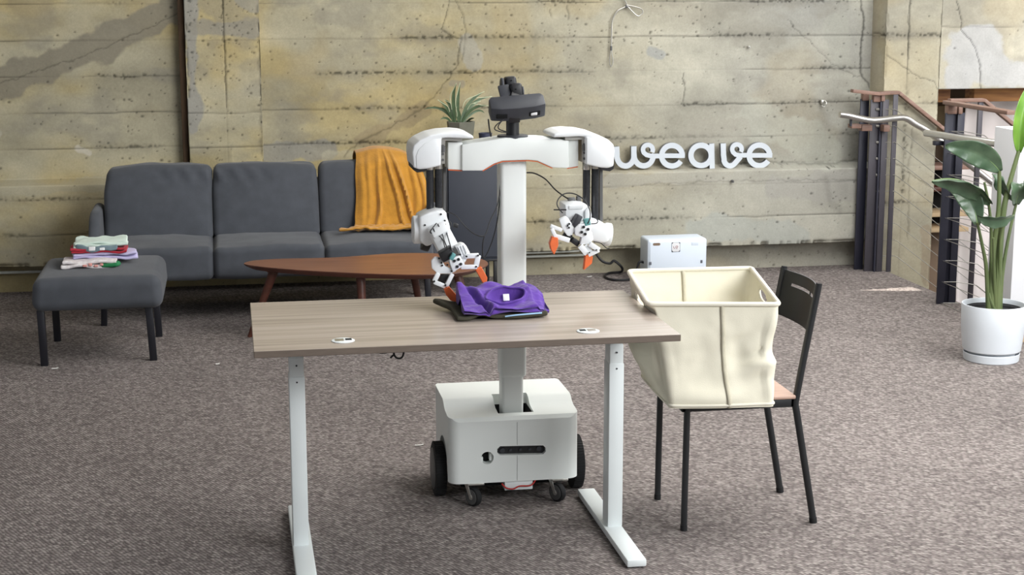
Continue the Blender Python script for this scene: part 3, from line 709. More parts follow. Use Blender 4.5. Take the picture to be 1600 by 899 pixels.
# ================================================================== COFFEE TABLE
def build_coffee():
    t = thing('coffee_table', 'low walnut coffee table with tapered teardrop top in front of the sofa', 'table', (.65, 8.4, 0))
    out = [(.045, 8.62), (.06, 8.565), (.12, 8.50), (.25, 8.40), (.42, 8.30), (.62, 8.205), (.80, 8.135), (.95, 8.10), (1.10, 8.11), (1.22, 8.17), (1.31, 8.28), (1.345, 8.41), (1.32, 8.54), (1.24, 8.66), (1.12, 8.745),
           (.98, 8.785), (.84, 8.785), (.70, 8.75), (.56, 8.72), (.42, 8.715), (.28, 8.725), (.16, 8.715), (.085, 8.685)]
    k = len(out); pts = []
    for i in range(k):
        p0, p1, p2, p3 = [Vector((*out[(i + d) % k], 0)) for d in (-1, 0, 1, 2)]
        for j in range(4):
            f = j / 4; pts.append(.5 * ((2 * p1) + (p2 - p0) * f + (2 * p0 - 5 * p1 + 4 * p2 - p3) * f * f + (3 * p1 - p0 - 3 * p2 + p3) * f ** 3))
    m = M(); cx, cy = .72, 8.43
    def ring(s, z): return [m.bm.verts.new((cx + (p.x - cx) * s, cy + (p.y - cy) * s, z)) for p in pts]
    rs = [ring(.93, .372), ring(.985, .388), ring(1.0, .396), ring(.997, .4)]
    for A, B in zip(rs, rs[1:]):
        for i in range(len(A)): m.bm.faces.new((A[i], A[(i + 1) % len(A)], B[(i + 1) % len(A)], B[i]))
    f1 = m.bm.faces.new(rs[0][::-1]); f2 = m.bm.faces.new(rs[-1]); bmesh.ops.triangulate(m.bm, faces=[f1, f2])
    bmesh.ops.recalc_face_normals(m.bm, faces=m.bm.faces[:])
    top = m.build('tabletop', ['walnut', 'walnut_dark'], t, ang=25)
    for p in top.data.polygons: p.material_index = 0 if p.normal.z > .5 else 1
    for b0, b1, w in (((.062, 8.575), (.205, 8.545), .052), ((.655, 8.23), (.648, 8.30), .045), ((1.02, 8.68), (.955, 8.60), .045), ((1.27, 8.26), (1.16, 8.33), .05)):
        m = M(); m.cyl((*b0, 0), (*b1, .372), .012, .026, n=14); m.build('leg', 'walnut_dark', t)
        m = M(); m.box((b1[0] - .04, b1[1] - .03, .362), (b1[0] + .04, b1[1] + .03, .374), .003); m.build('leg_bracket', 'walnut_dark', t)
build_coffee()

# ================================================================== SLATE CABINET, PLANT, CUP
def build_cabinet():
    t = thing('cabinet', 'tall narrow slate cabinet on slim black legs between sofa and robot', 'cabinet', (1.46, 9.75, 0))
    m = M(); m.box((1.285, 9.62, .205), (1.625, 9.95, .915), .004); m.build('body', 'cabinet', t)
    m = M(); m.box((1.295, 9.608, .222), (1.615, 9.621, .905), .003); m.build('door', 'cabinet', t)
    m = M(); m.box((1.281, 9.606, .196), (1.629, 9.95, .207), .002); m.box((1.277, 9.606, .196), (1.287, 9.63, .917), .002); m.build('base_rail', 'black', t)
    for x, y in ((1.297, 9.625), (1.585, 9.625), (1.297, 9.93), (1.585, 9.93)):
        m = M(); m.box((x - .011, y - .011, 0), (x + .011, y + .011, .2), .002); m.build('leg', 'black', t)
build_cabinet()
def blade(m, base, tip, mid, w, n=12, up=Vector((0, -1, 0)), edge=None):
    """Strap leaf: curved midline with a shallow V section."""
    base, mid, tip = Vector(base), Vector(mid), Vector(tip); L = []; 
    for i in range(n + 1):
        f = i / n; p = base * (1 - f) ** 2 + mid * 2 * f * (1 - f) + tip * f * f
        d = (mid - base) * 2 * (1 - f) + (tip - mid) * 2 * f
        s = d.cross(up); s = s.normalized() if s.length > 1e-6 else Vector((1, 0, 0)); nn = s.cross(d).normalized()
        ww = w * min(1, .45 + f * 1.8) * (1 - f ** 4) + .0006
        L.append((p, s, nn, ww))
    rows = [[p - s * ww + nn * ww * .25, p, p + s * ww + nn * ww * .25] for p, s, nn, ww in L]
    under = [[q + nn * -.0012 for q in r] for r, (p, s, nn, ww) in zip(rows, L)]
    m.grid(rows); m.grid([r[::-1] for r in under])
def build_small_plant():
    t = thing('potted_plant', 'small spiky strap-leaved plant in grey faceted pot on the cabinet', 'plant', (1.405, 9.80, .915))
    m = M(); m.lathe([(.074, 0), (.090, .128), (.084, .130), (.078, .110), (0.0, .110)], (1.400, 9.80, .9155), n=7); m.build('pot', 'pot_grey', t, ang=15)
    Y = 9.80
    blades = [((712, 191), (704, 150), (713, 130), .011), ((716, 191), (713, 158), (719, 129), .010), ((711, 191), (706, 160), (694, 156), .011), ((708, 191), (702, 166), (684, 156), .009),
              ((709, 191), (692, 160), (662, 171), .0075), ((710, 191), (702, 172), (687, 168), .008), ((705, 191), (697, 180), (688, 187), .0065), ((720, 190), (728, 156), (757, 143), .010),
              ((721, 191), (734, 152), (769, 151), .0085), ((722, 191), (738, 160), (764, 166), .0085), ((724, 191), (746, 164), (757, 177), .0075), ((729, 191), (735, 184), (741, 185), .006), ((717, 191), (717, 178), (713, 167), .015), ((722, 191), (731, 164), (751, 158), .009)]
    for i, (a, b, c, w) in enumerate(blades):
        dy = ((i * 37) % 11 - 5) * .012
        m = M(); blade(m, at(*a, Y), at(*c, Y + dy * 1.6), at(*b, Y + dy), w); m.build('leaf', 'dracaena', t, ang=60, recalc=False)
        p0, p1, p2 = at(*a, Y - .004), at(*b, Y + dy - .004), at(*c, Y + dy * 1.6 - .004)
        if w > .0084:
            m = M(); m.tube([p0.lerp(p1, .6) + Vector((-w * .8, 0, .004)), p1.lerp(p2, .15) * .5 + p0.lerp(p1, .85) * .5 + Vector((-w * .7, 0, .003)), p0 * .06 + p1 * .38 + p2 * .56 + Vector((-w * .5, 0, .004)), p2], .0022, n=5); m.build('leaf_edge', 'blade_edge', t)
    t2 = thing('cup', 'small dark blue cup beside the spiky plant on the cabinet', 'cup', (1.53, 9.74, .915))
    m = M(); m.lathe([(.036, 0), (.042, .055), (.042, .062), (.037, .062), (.034, .01), (0, .01)], (1.545, 9.74, .915), n=28); m.build('body', 'cup', t2)
build_small_plant()

# ================================================================== DESK
def build_desk():
    t = thing('standing_desk', 'height-adjustable desk with grey-brown laminate top and white steel legs', 'desk', (.717, 5.18, 0))
    m = M(); m.box((.046, 4.80, .7575), (1.389, 5.567, .780), .0015, 1); o = m.build('desktop', ['laminate', 'edge'], t)
    for p in o.data.polygons: p.material_index = 0 if p.normal.z > .5 else 1
    for lx, fx in ((.186, .190), (1.264, 1.258)):
        m = M(); m.box((lx - .026, 5.14, .028), (lx + .026, 5.22, .61), .004); leg = m.build('leg', 'white_steel', t)
        m = M(); m.box((lx - .024, 5.143, .60), (lx + .024, 5.217, .675), .004); m.build('leg_tube', 'white_steel', leg)
        m = M(); m.box((lx - .0215, 5.146, .67), (lx + .0215, 5.214, .757), .004); m.build('leg_tube', 'white_steel', leg)
        m = M(); m.box((fx - .033, 4.81, .004), (fx + .033, 5.577, .030), .006); m.build('foot', 'white_steel', leg)
        for y in (4.84, 5.54):
            m = M(); m.cyl((fx, y, 0), (fx, y, .006), .02, n=16); m.build('glide', 'rubber', leg)
        m = M()
        for z in (.648, .592): m.cyl((lx, 5.144, z), (lx, 5.139, z), .003, n=10)
        m.split('screw', 'dark', leg)
        m = M(); m.box((lx - .03, 4.90, .735), (lx + .03, 5.50, .7575), .003); m.build('side_bracket', 'white_steel', leg)
    m = M(); m.box((.19, 5.15, .728), (1.26, 5.20, .7575), .003); m.build('crossbar', 'white_steel', t)
    for x, y, fl in ((.324, 4.897, 1), (1.108, 4.897, -1)):
        m = M(); m.lathe([(.0345, 0), (.0365, .0005), (.0365, .002), (.033, .0035), (0, .0035)], (x, y, .780), n=36); g = m.build('grommet', 'white_steel', t, label='white cable grommet')
        m = M(); m.rbox((x + fl * .017, y + .004, .7838), (.010, .012, .0006), .0005, k=2, m=3); m.build('cable_slot', 'void', g)  # near-black slab paints in the dark of the cable hole
        m = M(); m.rbox((x - fl * .012, y, .7837), (.014, .017, .0004), .0004, k=2, m=3); m.build('grommet_cap', 'alu', g)
    m = M(); m.tube([(.40, 4.96, .752), (.42, 4.95, .738), (.47, 4.95, .736), (.50, 4.955, .750)], .0025)
    m.tube([(.42, 4.90, .754), (.44, 4.89, .738), (.475, 4.89, .742), (.482, 4.89, .733), (.470, 4.885, .722)], .003)
    m.tube([(.478, 4.89, .744), (.487, 4.885, .723), (.505, 4.885, .721), (.512, 4.89, .738), (.50, 4.90, .752)], .003)
    m.tube([(.285, 4.90, .752), (.29, 4.89, .741), (.305, 4.89, .739), (.31, 4.90, .752)], .002)
    m.split('hanging_cable', 'cable', t)
build_desk()

# ================================================================== SHIRTS ON THE DESK
DT = .7805
def build_desk_shirts():
    # dark olive shirt below: flat, rumpled outline
    def olive(q, u):
        n = mnoise.fractal(Vector((q.x * 10, q.y * 10, 4.4)), 1, 2, 3)
        e = max(abs(u.x), abs(u.y)); lift = .010 * max(0, mnoise.noise(Vector((q.x * 16, q.y * 3, 7)))) * sstep(.6, 1, e) + .016 * sstep(.5, 1, -u.x) * sstep(-.2, .9, u.y)
        x = q.x - .05 * sstep(.0, 1, u.y) * (u.x < 0) * abs(u.x); 
        return (x, q.y * (1 + .06 * math.sin(5 * u.x)), q.z + .003 * n + lift * (1 if u.z > 0 else .8) + .012 * math.exp(-((u.x + .45) / .18) ** 2) * sstep(.5, 1, -u.y))
    m = M(); m.rbox((.868, 5.232, DT + .0105), (.155, .112, .0075), .007, olive, k=3, m=26)
    o = m.build('shirt', 'olive', None, ang=70); tag(o, 'dark olive shirt spread flat on the desk under the purple one', 'shirt')
    m = M(); m.tube([(.875, 5.114, DT + .012), (.905, 5.110, DT + .016), (.95, 5.112, DT + .018), (1.0, 5.118, DT + .019)], .0026); m.build('inner_tape', 'paleblue', o)
    # purple shirt: folded body with an open neckline facing the camera
    Z0 = DT + .018
    def height(x, y):        # x,y in -1..1
        h = .022 + .008 * mnoise.fractal(Vector((x * 2.2, y * 2.2, 11)), 1, 2, 3)
        h += .040 * sstep(-.75, .6, y)
        h += .012 * math.exp(-((x + .93) / .14) ** 2) * sstep(-.3, .7, y)          # corner lifted by the gripper
        h += .012 * math.exp(-((x - .62) / .13) ** 2 - ((y + .1) / .5) ** 2)
        h += .006 * math.sin(7 * x + 3 * y) * sstep(.3, .9, abs(y)) - .013 * sstep(.66, .73, x + .05 * y)
        # neckline hollow
        e = ((x - .06) / .44) ** 2 + ((y + .22 - .10 * x) / .36) ** 2
        h -= .026 * sstep(1.12, .80, e) * (.45 + .55 * sstep(-.6, .3, y))
        h += .012 * math.exp(-((e - 1.2) / .2) ** 2) * (.35 + .65 * sstep(-.5, .2, y))
        h -= .022 * math.exp(-(((x + .60) + .22 * (y + .2)) / .055) ** 2) * sstep(.95, .4, y); h += .008 * math.exp(-(((x + .48) + .22 * (y + .2)) / .06) ** 2) * sstep(.95, .4, y)
        h -= .010 * sstep(.86, 1.0, x)
        return h
    nu, nv = 80, 60; P = []
    def xy(a, b):
        sk = 0.0
        wx = .146 * a - sk + .006 * mnoise.noise(Vector((b * 2.5, 3, 1)))
        wy = .104 * b * (1 - .12 * sstep(.5, 1, a)) + .010 * mnoise.noise(Vector((a * 3, 1, 5))) + .012 * a
        return .886 + wx, 5.235 + wy
    for i in range(nu):
        a = -1 + 2 * i / (nu - 1); row = []
        for j in range(nv):
            b = -1 + 2 * j / (nv - 1)
            x, y = xy(a, b); row.append((x, y, Z0 + height(a, b)))
        # fold the front hem under: rounded front edge and layered second fold
        x, y = xy(a, -1); h = height(a, -1)
        w = .004 * math.sin(6 * a + 1)
        pre = [(x, y + .06, Z0 + .004), (x, y + .004, Z0 + .002 + w * .3), (x, y - .010, Z0 + .004 + w), (x, y - .013, Z0 + h * .28 + w), (x, y - .006, Z0 + h * .42), (x, y + .014, Z0 + h * .48), (x, y + .016, Z0 + h * .55), (x, y - .004, Z0 + h * .62 + w), (x, y - .010, Z0 + h * .8), (x, y - .006, Z0 + h * .95)]
        x, y = xy(a, 1); h = height(a, 1)
        post = [(x, y + .007, Z0 + h * .8), (x, y + .009, Z0 + h * .4), (x, y + .004, Z0 + .006), (x, y - .04, Z0 + .003)]
        P.append(pre + row + post)
    m = M(); V = m.grid(P)
    for r in (V[0], V[-1]):
        c = m.bm.verts.new(sum((v.co for v in r), Vector()) / len(r))
        for p, q in zip(r, r[1:]): m.bm.faces.new((p, q, c))
    o = m.build('shirt', 'purple', None, ang=80); tag(o, 'purple cotton shirt folded on the desk, neckline open, held by gripper', 'shirt')
    def on(a, b, dz=0): x, y = xy(a, b); return Vector((x, y, Z0 + height(a, b) + dz))
    # neckline edge: a ribbed collar band round the hollow
    m = M(); m.tube([on(.06 + .47 * math.cos(s), -.22 + .10 * (.06 + .47 * math.cos(s)) + .385 * math.sin(s), .002) for s in [2 * PI * k / 28 for k in range(28)]], .0042, n=8, closed=True, sub=3); m.build('collar', 'purple', o)
    m = M(); m.tube([on(-.24, -.36, .006), on(-.10, -.42, .008), on(.08, -.43, .008), on(.26, -.40, .008), on(.38, -.33, .007)], .0032); m.build('neck_tape', 'paleblue', o, label='pale blue inner neck tape')
    q = on(.09, -.04, .004); m = M(); m.obox(q + Vector((0, .0, .011)), (.021, .0012, .024), Matrix.Rotation(-.5, 3, 'X'), .0004); m.build('size_tag', 'label', o, label='white sewn-in tag')
build_desk_shirts()

# ================================================================== ROBOT
def poly(px, Y): return [at(x, y, Y) for x, y in px]
def build_robot():
    t = thing('robot', 'white wheeled robot with two gripper arms working behind the desk', 'robot', (.99, 5.68, 0))
    # ---- base
    prof = [(5.533, .086), (5.533, .318), (5.545, .331), (5.640, .338), (5.665, .346), (5.69, .362), (5.71, .366), (5.935, .366), (5.95, .352), (5.95, .086)]
    m = M(); b = m.bm; xs = (.740, 1.222)
    A = [b.verts.new((xs[0], y, z)) for y, z in prof]; B = [b.verts.new((xs[1], y, z)) for y, z in prof]; n = len(A)
    b.faces.new(A); b.faces.new(B[::-1])
    for i in range(n): b.faces.new((A[i], B[i], B[(i + 1) % n], A[(i + 1) % n]))
    bmesh.ops.recalc_face_normals(b, faces=b.faces[:])
    ed = [e for e in b.edges if abs(e.verts[0].co.x - e.verts[1].co.x) < 1e-6 and (e.verts[0].co.z > .1 or e.verts[1].co.z > .1)]
    bmesh.ops.bevel(b, geom=ed, offset=.036, segments=6, profile=.5, affect='EDGES', clamp_overlap=True) if False else None
    base = m.build('base_shell', 'robot', t, ang=30)
    # vertical corner rounding carved by intersection with a rounded outline
    c = M(); ring = []
    x0, x1, y0, y1, r = .740, 1.222, 5.533, 5.95, .042
    for cx, cy, a0 in ((x1 - r, y0 + r, -90), (x1 - r, y1 - r, 0), (x0 + r, y1 - r, 90), (x0 + r, y0 + r, 180)):
        for k in range(9): a = math.radians(a0 + k * 11.25); ring.append((cx + r * math.cos(a), cy + r * math.sin(a)))
    outer = [(x1 + .05, y0 - .05), (x1 + .05, y1 + .05), (x0 - .05, y1 + .05), (x0 - .05, y0 - .05)]
    # four corner cutters: square corner minus quarter disc
    for (cx, cy, sx, sy) in ((x1, y0, 1, -1), (x1, y1, 1, 1), (x0, y1, -1, 1), (x0, y0, -1, -1)):
        arc = [(cx - sx * r + sx * r * math.cos(PI / 2 * k / 8), cy - sy * r + sy * r * math.sin(PI / 2 * k / 8)) for k in range(9)]
        pts = arc + [(cx - sx * r, cy + sy * .03), (cx + sx * .03, cy + sy * .03), (cx + sx * .03, cy - sy * r)]
        c.prism([(px, py, .0) for px, py in pts], (0, 0, .5))
    cut(base, c)
    c = M()
    for x in (.74, 1.222): c.cyl((x - .055, 5.70, .10), (x + .055, 5.70, .10), .122, n=48)
    cut(base, c); c = M()
    for x in (.74, 1.222): c.prism([(x - .055, 5.555, .03), (x - .055, 5.62, .17), (x - .055, 5.82, .12), (x - .055, 5.86, .03)], (.11, 0, 0))
    cut(base, c)
    c = M(); c.box((.928, 5.578, .20), (1.060, 5.735, .42))
    c.prism([(.917 + .010, 5.50, .188), (1.097 - .010, 5.50, .183), (1.097, 5.50, .193), (1.097, 5.50, .207), (1.087, 5.50, .217), (.927, 5.50, .222), (.917, 5.50, .212), (.917, 5.50, .198)], (0, .06, 0))
    cut(base, c)
    c = M(); c.cyl((.880, 5.50, .180), (.880, 5.572, .180), .0235, n=32); cut(base, c)
    m = M(); m.box((.926, 5.576, .196), (1.062, 5.737, .20)); m.box((.926, 5.576, .20), (.930, 5.737, .326)); m.box((1.058, 5.576, .20), (1.062, 5.737, .326)); m.box((.930, 5.733, .20), (1.058, 5.737, .326)); m.build('column_well', 'void', t)  # near-black liner: shade inside the column hole is put into its colour
    m = M(); m.prism([(.915, 5.552, .18), (1.099, 5.552, .18), (1.099, 5.552, .226), (.915, 5.552, .226)], (0, .006, 0)); sb = m.build('sensor_bar', 'black', t, label='black front sensor window')
    for x in (.938, .968, 1.005, 1.040, 1.074):
        m = M(); m.cyl((x, 5.551, .201), (x, 5.545, .201), .009 if x in (.938, 1.074) else .005, n=18); m.build('lens', 'dark', sb)
    m = M(); m.cyl((.880, 5.570, .180), (.880, 5.574, .180), .0232, n=24); m.build('port_recess', 'void', t)  # near-black disc paints in the shade at the back of the port
    m = M(); m.box((.890, 5.546, .166), (.9015, 5.57, .194), .001); m.box((.857, 5.546, .162), (.866, 5.57, .180), .001); m.split('port_bracket', 'robot', t)
    m = M(); m.box((.99, 5.5322, .089), (.991, 5.5335, .184)); m.box((.99, 5.5322, .224), (.991, 5.5335, .31)); m.split('shell_joint', 'hub', t)
    m = M(); m.box((.79, 5.58, .06), (1.17, 5.90, .088)); m.build('chassis', 'void', t)
    m = M(); m.box((.945, 5.540, .050), (1.05, 5.60, .088), .003); bt = m.build('battery_tray', 'white_steel', t)
    m = M(); m.tube([(.935, 5.545, .076), (.95, 5.535, .062), (.975, 5.53, .058), (1.0, 5.535, .066), (1.04, 5.53, .068), (1.06, 5.54, .084)], .0026); m.build('wire', 'red', bt, label='red wire loop')
    # ---- wheels
    for x, s in ((.722, -1), (1.242, 1)):
        m = M(); m.cyl((x - .021, 5.70, .1), (x + .021, 5.70, .1), .1, n=48, bev=.008); w = m.build('drive_wheel', 'rubber', t)
        m = M(); m.cyl((x + s * .019, 5.70, .1), (x + s * .0235, 5.70, .1), .078, n=40, bev=.002); m.build('wheel_disc', 'hub', w, label='grey wheel disc')
        m = M()
        for k in range(56):
            a = 2 * PI * k / 56; m.obox((x, 5.70 + .0995 * math.cos(a), .1 + .0995 * math.sin(a)), (.036, .004, .004), Matrix.Rotation(a, 3, 'X'))
        tr = m.build('tread', 'rubber', w); tr['kind'] = 'stuff'
    for x, y in ((.823, 5.535), (1.136, 5.535), (.84, 5.90), (1.13, 5.90)):
        c0 = Vector((x + .006, y, .036)); ax = Vector((.84, .54, 0)); tn = Vector((-.54, .84, 0)); up = Vector((0, 0, 1))
        m = M(); m.cyl(c0 - ax * .012, c0 + ax * .012, .0355, n=32, bev=.006); w = m.build('caster', 'rubber', t)
        m = M(); m.cyl(c0 - ax * .0135, c0 - ax * .011, .028, n=28); m.build('caster_disc', 'hub', w)
        m = M(); m.cyl(c0 - ax * .0148, c0 - ax * .0130, .010, n=16)
        q0 = c0 - ax * .017; m.prism([q0 + tn * -.006, q0 + tn * .006, q0 + tn * .032 + up * .046, q0 + tn * .014 + up * .046], ax * .003)
        m.box((x - .016, y - .006, .079), (x + .045, y + .05, .086), .001); m.build('fork', 'alu', w)
    # ---- column
    m = M(); m.box((.948, 5.606, .202), (1.028, 5.686, .47), .012, 4); m.build('column_lower', 'robot', t)
    m = M(); m.box((.943, 5.600, .458), (1.0385, 5.692, 1.27), .014, 4); m.build('column_upper', 'robot', t)
    # ---- crossbar
    bar = [(722, 226), (722, 267), (754, 267), (772, 256), (785, 251.5), (825, 250), (840, 251.5), (863, 262), (889, 263), (889, 219), (845, 215.5), (790, 215.5)]
    m = M(); m.prism(poly(bar, 5.555), (0, .115, 0), .004); m.build('crossbar', 'robot', t)
    m = M(); m.prism(poly([(700, 222), (700, 265), (723, 266), (723, 222)], 5.567), (0, .09, 0), .004); m.prism(poly([(888, 217), (888, 263), (904, 260), (904, 217)], 5.567), (0, .09, 0), .004); m.split('crossbar_end', 'robot', t)
    m = M(); m.tube([at(x, y, 5.562) for x, y in [(754, 267.5), (772, 257), (785, 252.6), (825, 251.2), (840, 252.6), (863, 263)]], .0018, n=6, smooth=False)
    m.tube([at(x, y, 5.572) for x, y in [(700, 265.6), (722, 267)]], .0018, n=6); m.tube([at(x, y, 5.572) for x, y in [(886, 263.5), (903, 260.8)]], .0018, n=6); m.split('orange_gasket', 'orange', t, label='thin orange gasket under the crossbar')
    # ---- shoulders
    def shoulder(L):
        X = (lambda x: x) if L else (lambda x: 1605 - x)
        dy = 0 if L else -2
        g = lambda pts: [(X(a), b + dy) for a, b in pts]
        cover = g([(646, 262), (644, 238), (646, 228), (655, 220), (672, 212), (690, 208), (712, 206.5), (728, 208), (739, 212), (741, 217), (726, 216.5), (700, 215.5), (690, 216), (689, 259), (668, 264), (655, 265)])
        P = poly(cover, 5.52)
        if not L: P = P[::-1]
        m = M(); m.prism(P, (0, .20, 0), .011, 3); cv = m.build('shoulder_cover', 'robot_cool', t, ang=40)
        face = g([(651, 262), (650, 244), (654, 234), (664, 224), (676, 218), (688, 217), (688, 258), (668, 262.5)]); P = poly(face, 5.5175)
        if not L: P = P[::-1]
        m = M(); m.prism(P, (0, .012, 0), .0022); m.build('cover_face', 'robot_cool', cv)
        br = g([(689, 216), (689, 256), (695, 256), (695.5, 220), (722, 221), (722, 216)]); P = poly(br, 5.545)
        if not L: P = P[::-1]
        m = M(); m.prism(P, (0, .10, 0), .0008, 1); bk = m.build('shoulder_bracket', 'alu', t, label='bare aluminium shoulder bracket')
        m = M()
        for yy in (228, 241, 250): m.cyl(at(X(692), yy + dy, 5.545), at(X(692), yy + dy, 5.538), .0045, n=12)
        m.cyl(at(X(693), 228 + dy, 5.54), at(X(693), 238 + dy, 5.54), .006, n=10); m.split('bolt', 'hub', bk)
        cp = g([(645, 258), (646, 266), (652, 270), (665, 268), (668, 264), (655, 265)]); P = poly(cp, 5.535)
        if not L: P = P[::-1]
        m = M(); m.prism(P, (0, .15, 0), .001, 1); m.build('bottom_cap', 'black', cv)
    shoulder(True); shoulder(False)
    # ---- upper arms: two carbon tubes each with silver end caps
    for xa, xb, ytop, ybot in ((671.5, 671.5, 259, 332), (685, 685, 257.5, 330), (916.5, 916.5, 259, 345), (930, 930, 257.5, 349)):
        a, c = at(xa, ytop, 5.59), at(xb, ybot, 5.59); c.x = a.x
        m = M(); m.cyl(a, c, .0135, n=24); u = m.build('arm_tube', 'carbon', t)
        m = M(); m.cyl(a + Vector((0, 0, .012)), a - Vector((0, 0, .014)), .0148, n=24, bev=.001); m.cyl(c + Vector((0, 0, .012)), c - Vector((0, 0, .008)), .0148, n=24, bev=.001); m.split('tube_cap', 'alu', u)
    m = M(); m.prism(poly([(937, 262), (937, 346), (942, 346), (942, 262)], 5.60), (0, .03, 0), .001, 1); m.prism(poly([(692.5, 262), (692.5, 330), (697, 330), (697, 262)], 5.60), (0, .03, 0), .001, 1); m.split('cable_duct', 'hub', t)
    # ---- left arm
    def bolts(m, pts, Y, r=.0042, d=.004):
        for x, y in pts: m.cyl(at(x, y, Y), at(x, y, Y - d), r, n=10)
    YE, YG = 5.50, 5.36
    m = M()
    m.prism(poly([(655, 340), (668, 333.5), (684, 329), (698, 331), (698.5, 340), (703, 352), (704, 360), (699, 366), (676, 382), (667, 386), (656, 378)], YE), (0, .12, 0), .010, 3)
    el = m.build('elbow_housing', 'robot_cool', t, ang=40)
    m = M(); m.cyl(at(650, 359, YE + .06) + Vector((-.012, 0, 0)), at(650, 359, YE + .06) + Vector((.03, 0, 0)), .050, n=36, bev=.006); m.build('elbow_cap', 'robot_cool', el)
    m = M(); m.cyl(at(661, 376, YE + .06), at(664, 380, YE + .06) + Vector((.02, 0, 0)), .034, n=28, bev=.004); m.build('elbow_motor', 'black', el)
    a, c = at(683, 356, YE + .01), at(706, 400, YG + .05); ax = (c - a).normalized()
    m = M(); m.bar(a, c, .074, .070, .016); m.bar(a + ax * .01 + Vector((0, -.010, 0)), a + ax * .055 + Vector((0, -.010, 0)), .058, .07, .004); fo = m.build('forearm', 'robot_cool', t, ang=40)
    m = M(); bolts(m, [(689, 335), (664, 352), (695, 345)], YE, .0035); m.split('screw', 'black', el)
    m = M(); m.tube([at(682, 349, YE - .035), at(674, 359, YE - .05), at(673, 364, YE - .045), at(682, 366, YE - .055), at(691, 374, YE - .075), at(695, 386, YG - .02)], .002)
    m.tube([at(684, 350, YE - .035), at(691, 366, YE - .06), at(694, 376, YG + .0), at(699, 388, YG - .02)], .002)
    m.tube([at(677, 357, YE - .04), at(680, 364, YE - .05), at(685, 366, YE - .05)], .002); m.tube([at(696, 350, YE - .03), at(698, 364, YE - .06), at(703, 382, YG - .01), at(706, 392, YG - .03)], .002); m.split('cable', 'cable', fo)
    def rod(m, a, c, w, Y, d=.010, bev=.002): m.bar(at(*a, Y), at(*c, Y), d, w, bev, up=at(a[0], a[1], Y) - at(a[0] + (c[1] - a[1]), a[1] - (c[0] - a[0]), Y))
    palm = M(); palm.prism(poly([(674, 408), (680, 402), (688, 403), (696, 416), (713, 424), (704, 428), (684, 428), (675, 420)], YG), (0, .018, 0), .003)
    palm.prism(poly([(701, 406), (719, 400), (727, 414), (708, 426)], YG - .012), (0, .05, 0), .003)
    pl = palm.build('gripper_palm', 'robot_cool', t, label='left gripper palm plate')
    m = M(); m.prism(poly([(711, 386), (722, 381), (728, 383), (735, 396), (726, 412), (719, 400)], YG + .005), (0, .05, 0), .004)
    for k in range(3): m.bar(at(716 + 4 * k, 386 - 1.3 * k, YG + .003), at(722 + 4 * k, 400 - 1.3 * k, YG + .003), .004, .006, .001)
    m.build('finned_cover', 'robot_cool', pl)
    m = M(); m.prism(poly([(686, 397), (705, 386), (713, 400), (693, 411)], YG - .022), (0, .05, 0), .003); sv = m.build('servo', 'black', pl)
    m = M(); m.obox(at(707, 401, YG - .03), (.014, .016, .024), Matrix.Rotation(.5, 3, 'Y'), .002); m.build('connector', 'teal', sv)
    m = M(); bolts(m, [(710, 408), (716.5, 405.5), (720, 413), (714.5, 417)], YG - .012, .0052); bolts(m, [(686, 404), (690, 411), (691, 415), (699, 414), (706, 424)], YG - .001, .0036); bolts(m, [(719, 398)], YG + .003, .003); m.split('bolt', 'black', pl)
    m = M(); rod(m, (727, 400.5), (748, 399.5), .017, YG); rod(m, (747.5, 399), (743.5, 417), .018, YG - .002); rod(m, (720, 417.5), (745.5, 417), .015, YG - .004); f1 = m.build('finger_linkage', 'robot_cool', t)
    m = M(); bolts(m, [(747, 399.5), (744, 417), (729, 401)], YG - .008, .0036); m.split('bolt', 'black', f1)
    m = M(); m.prism(poly([(743, 422), (752.5, 417.5), (761.5, 434), (760, 449.5), (757, 447)], YG - .004), (0, .024, 0), .0015, 1); m.build('fingertip', 'orange', f1, label='orange fingertip hanging open')
    m = M(); rod(m, (685, 427), (678.5, 440), .016, YG); rod(m, (678, 440.5), (696, 448), .015, YG - .002); rod(m, (707, 428), (697, 448), .014, YG - .004); f2 = m.build('finger_linkage', 'robot_cool', t)
    m = M(); bolts(m, [(678.5, 440), (696, 446)], YG - .008, .0036); m.split('bolt', 'black', f2)
    m = M(); m.prism(poly([(694, 452), (702, 448), (713, 461), (714.5, 473.5), (704, 470), (697, 461)], YG - .018), (0, .024, 0), .0015, 1); m.build('fingertip', 'orange', f2, label='orange fingertip gripping the shirt')
    m = M(); m.prism(poly([(689, 429), (703, 429), (697, 440), (688, 440)], YG + .012), (0, .014, 0), .002); m.build('finger_gear', 'black', f2)
    m = M(); m.tube([at(698, 331, YE + .04), at(712, 337, YE + .03), at(727, 354, YE + .02), at(742, 366, YE + .03), at(757, 368, YE + .06), at(766, 345, 5.58), at(778, 318, 5.605), at(782, 285, 5.62), at(783, 262, 5.62)], .0021, sub=8)
    m.tube([at(757, 368, YE + .06), at(754, 384, YE + .06), at(756, 404, 5.57), at(768, 380, 5.60), at(777, 345, 5.61), at(782, 300, 5.625)], .0021, sub=8)
    m.tube([at(700, 344, YE + .03), at(705, 350, YE + .03), at(702, 360, YE + .02)], .002); m.obox(at(712, 352.5, YE + .03), (.018, .015, .014), Matrix.Rotation(.3, 3, 'Y'), .003)
    m.tube([at(763, 187, 5.52), at(764.5, 200, 5.55), at(767, 213, 5.58)], .0028); m.tube([at(787, 187, 5.54), at(776, 195, 5.53), at(773, 202, 5.54), at(782, 206, 5.56), at(792, 207, 5.57)], .002); m.tube([at(786, 187, 5.545), at(779, 196, 5.54), at(780, 202, 5.55), at(791, 206, 5.57)], .002)
    m.split('cable', 'cable', t)
    # ---- right arm
    YE, YG = 5.51, 5.43
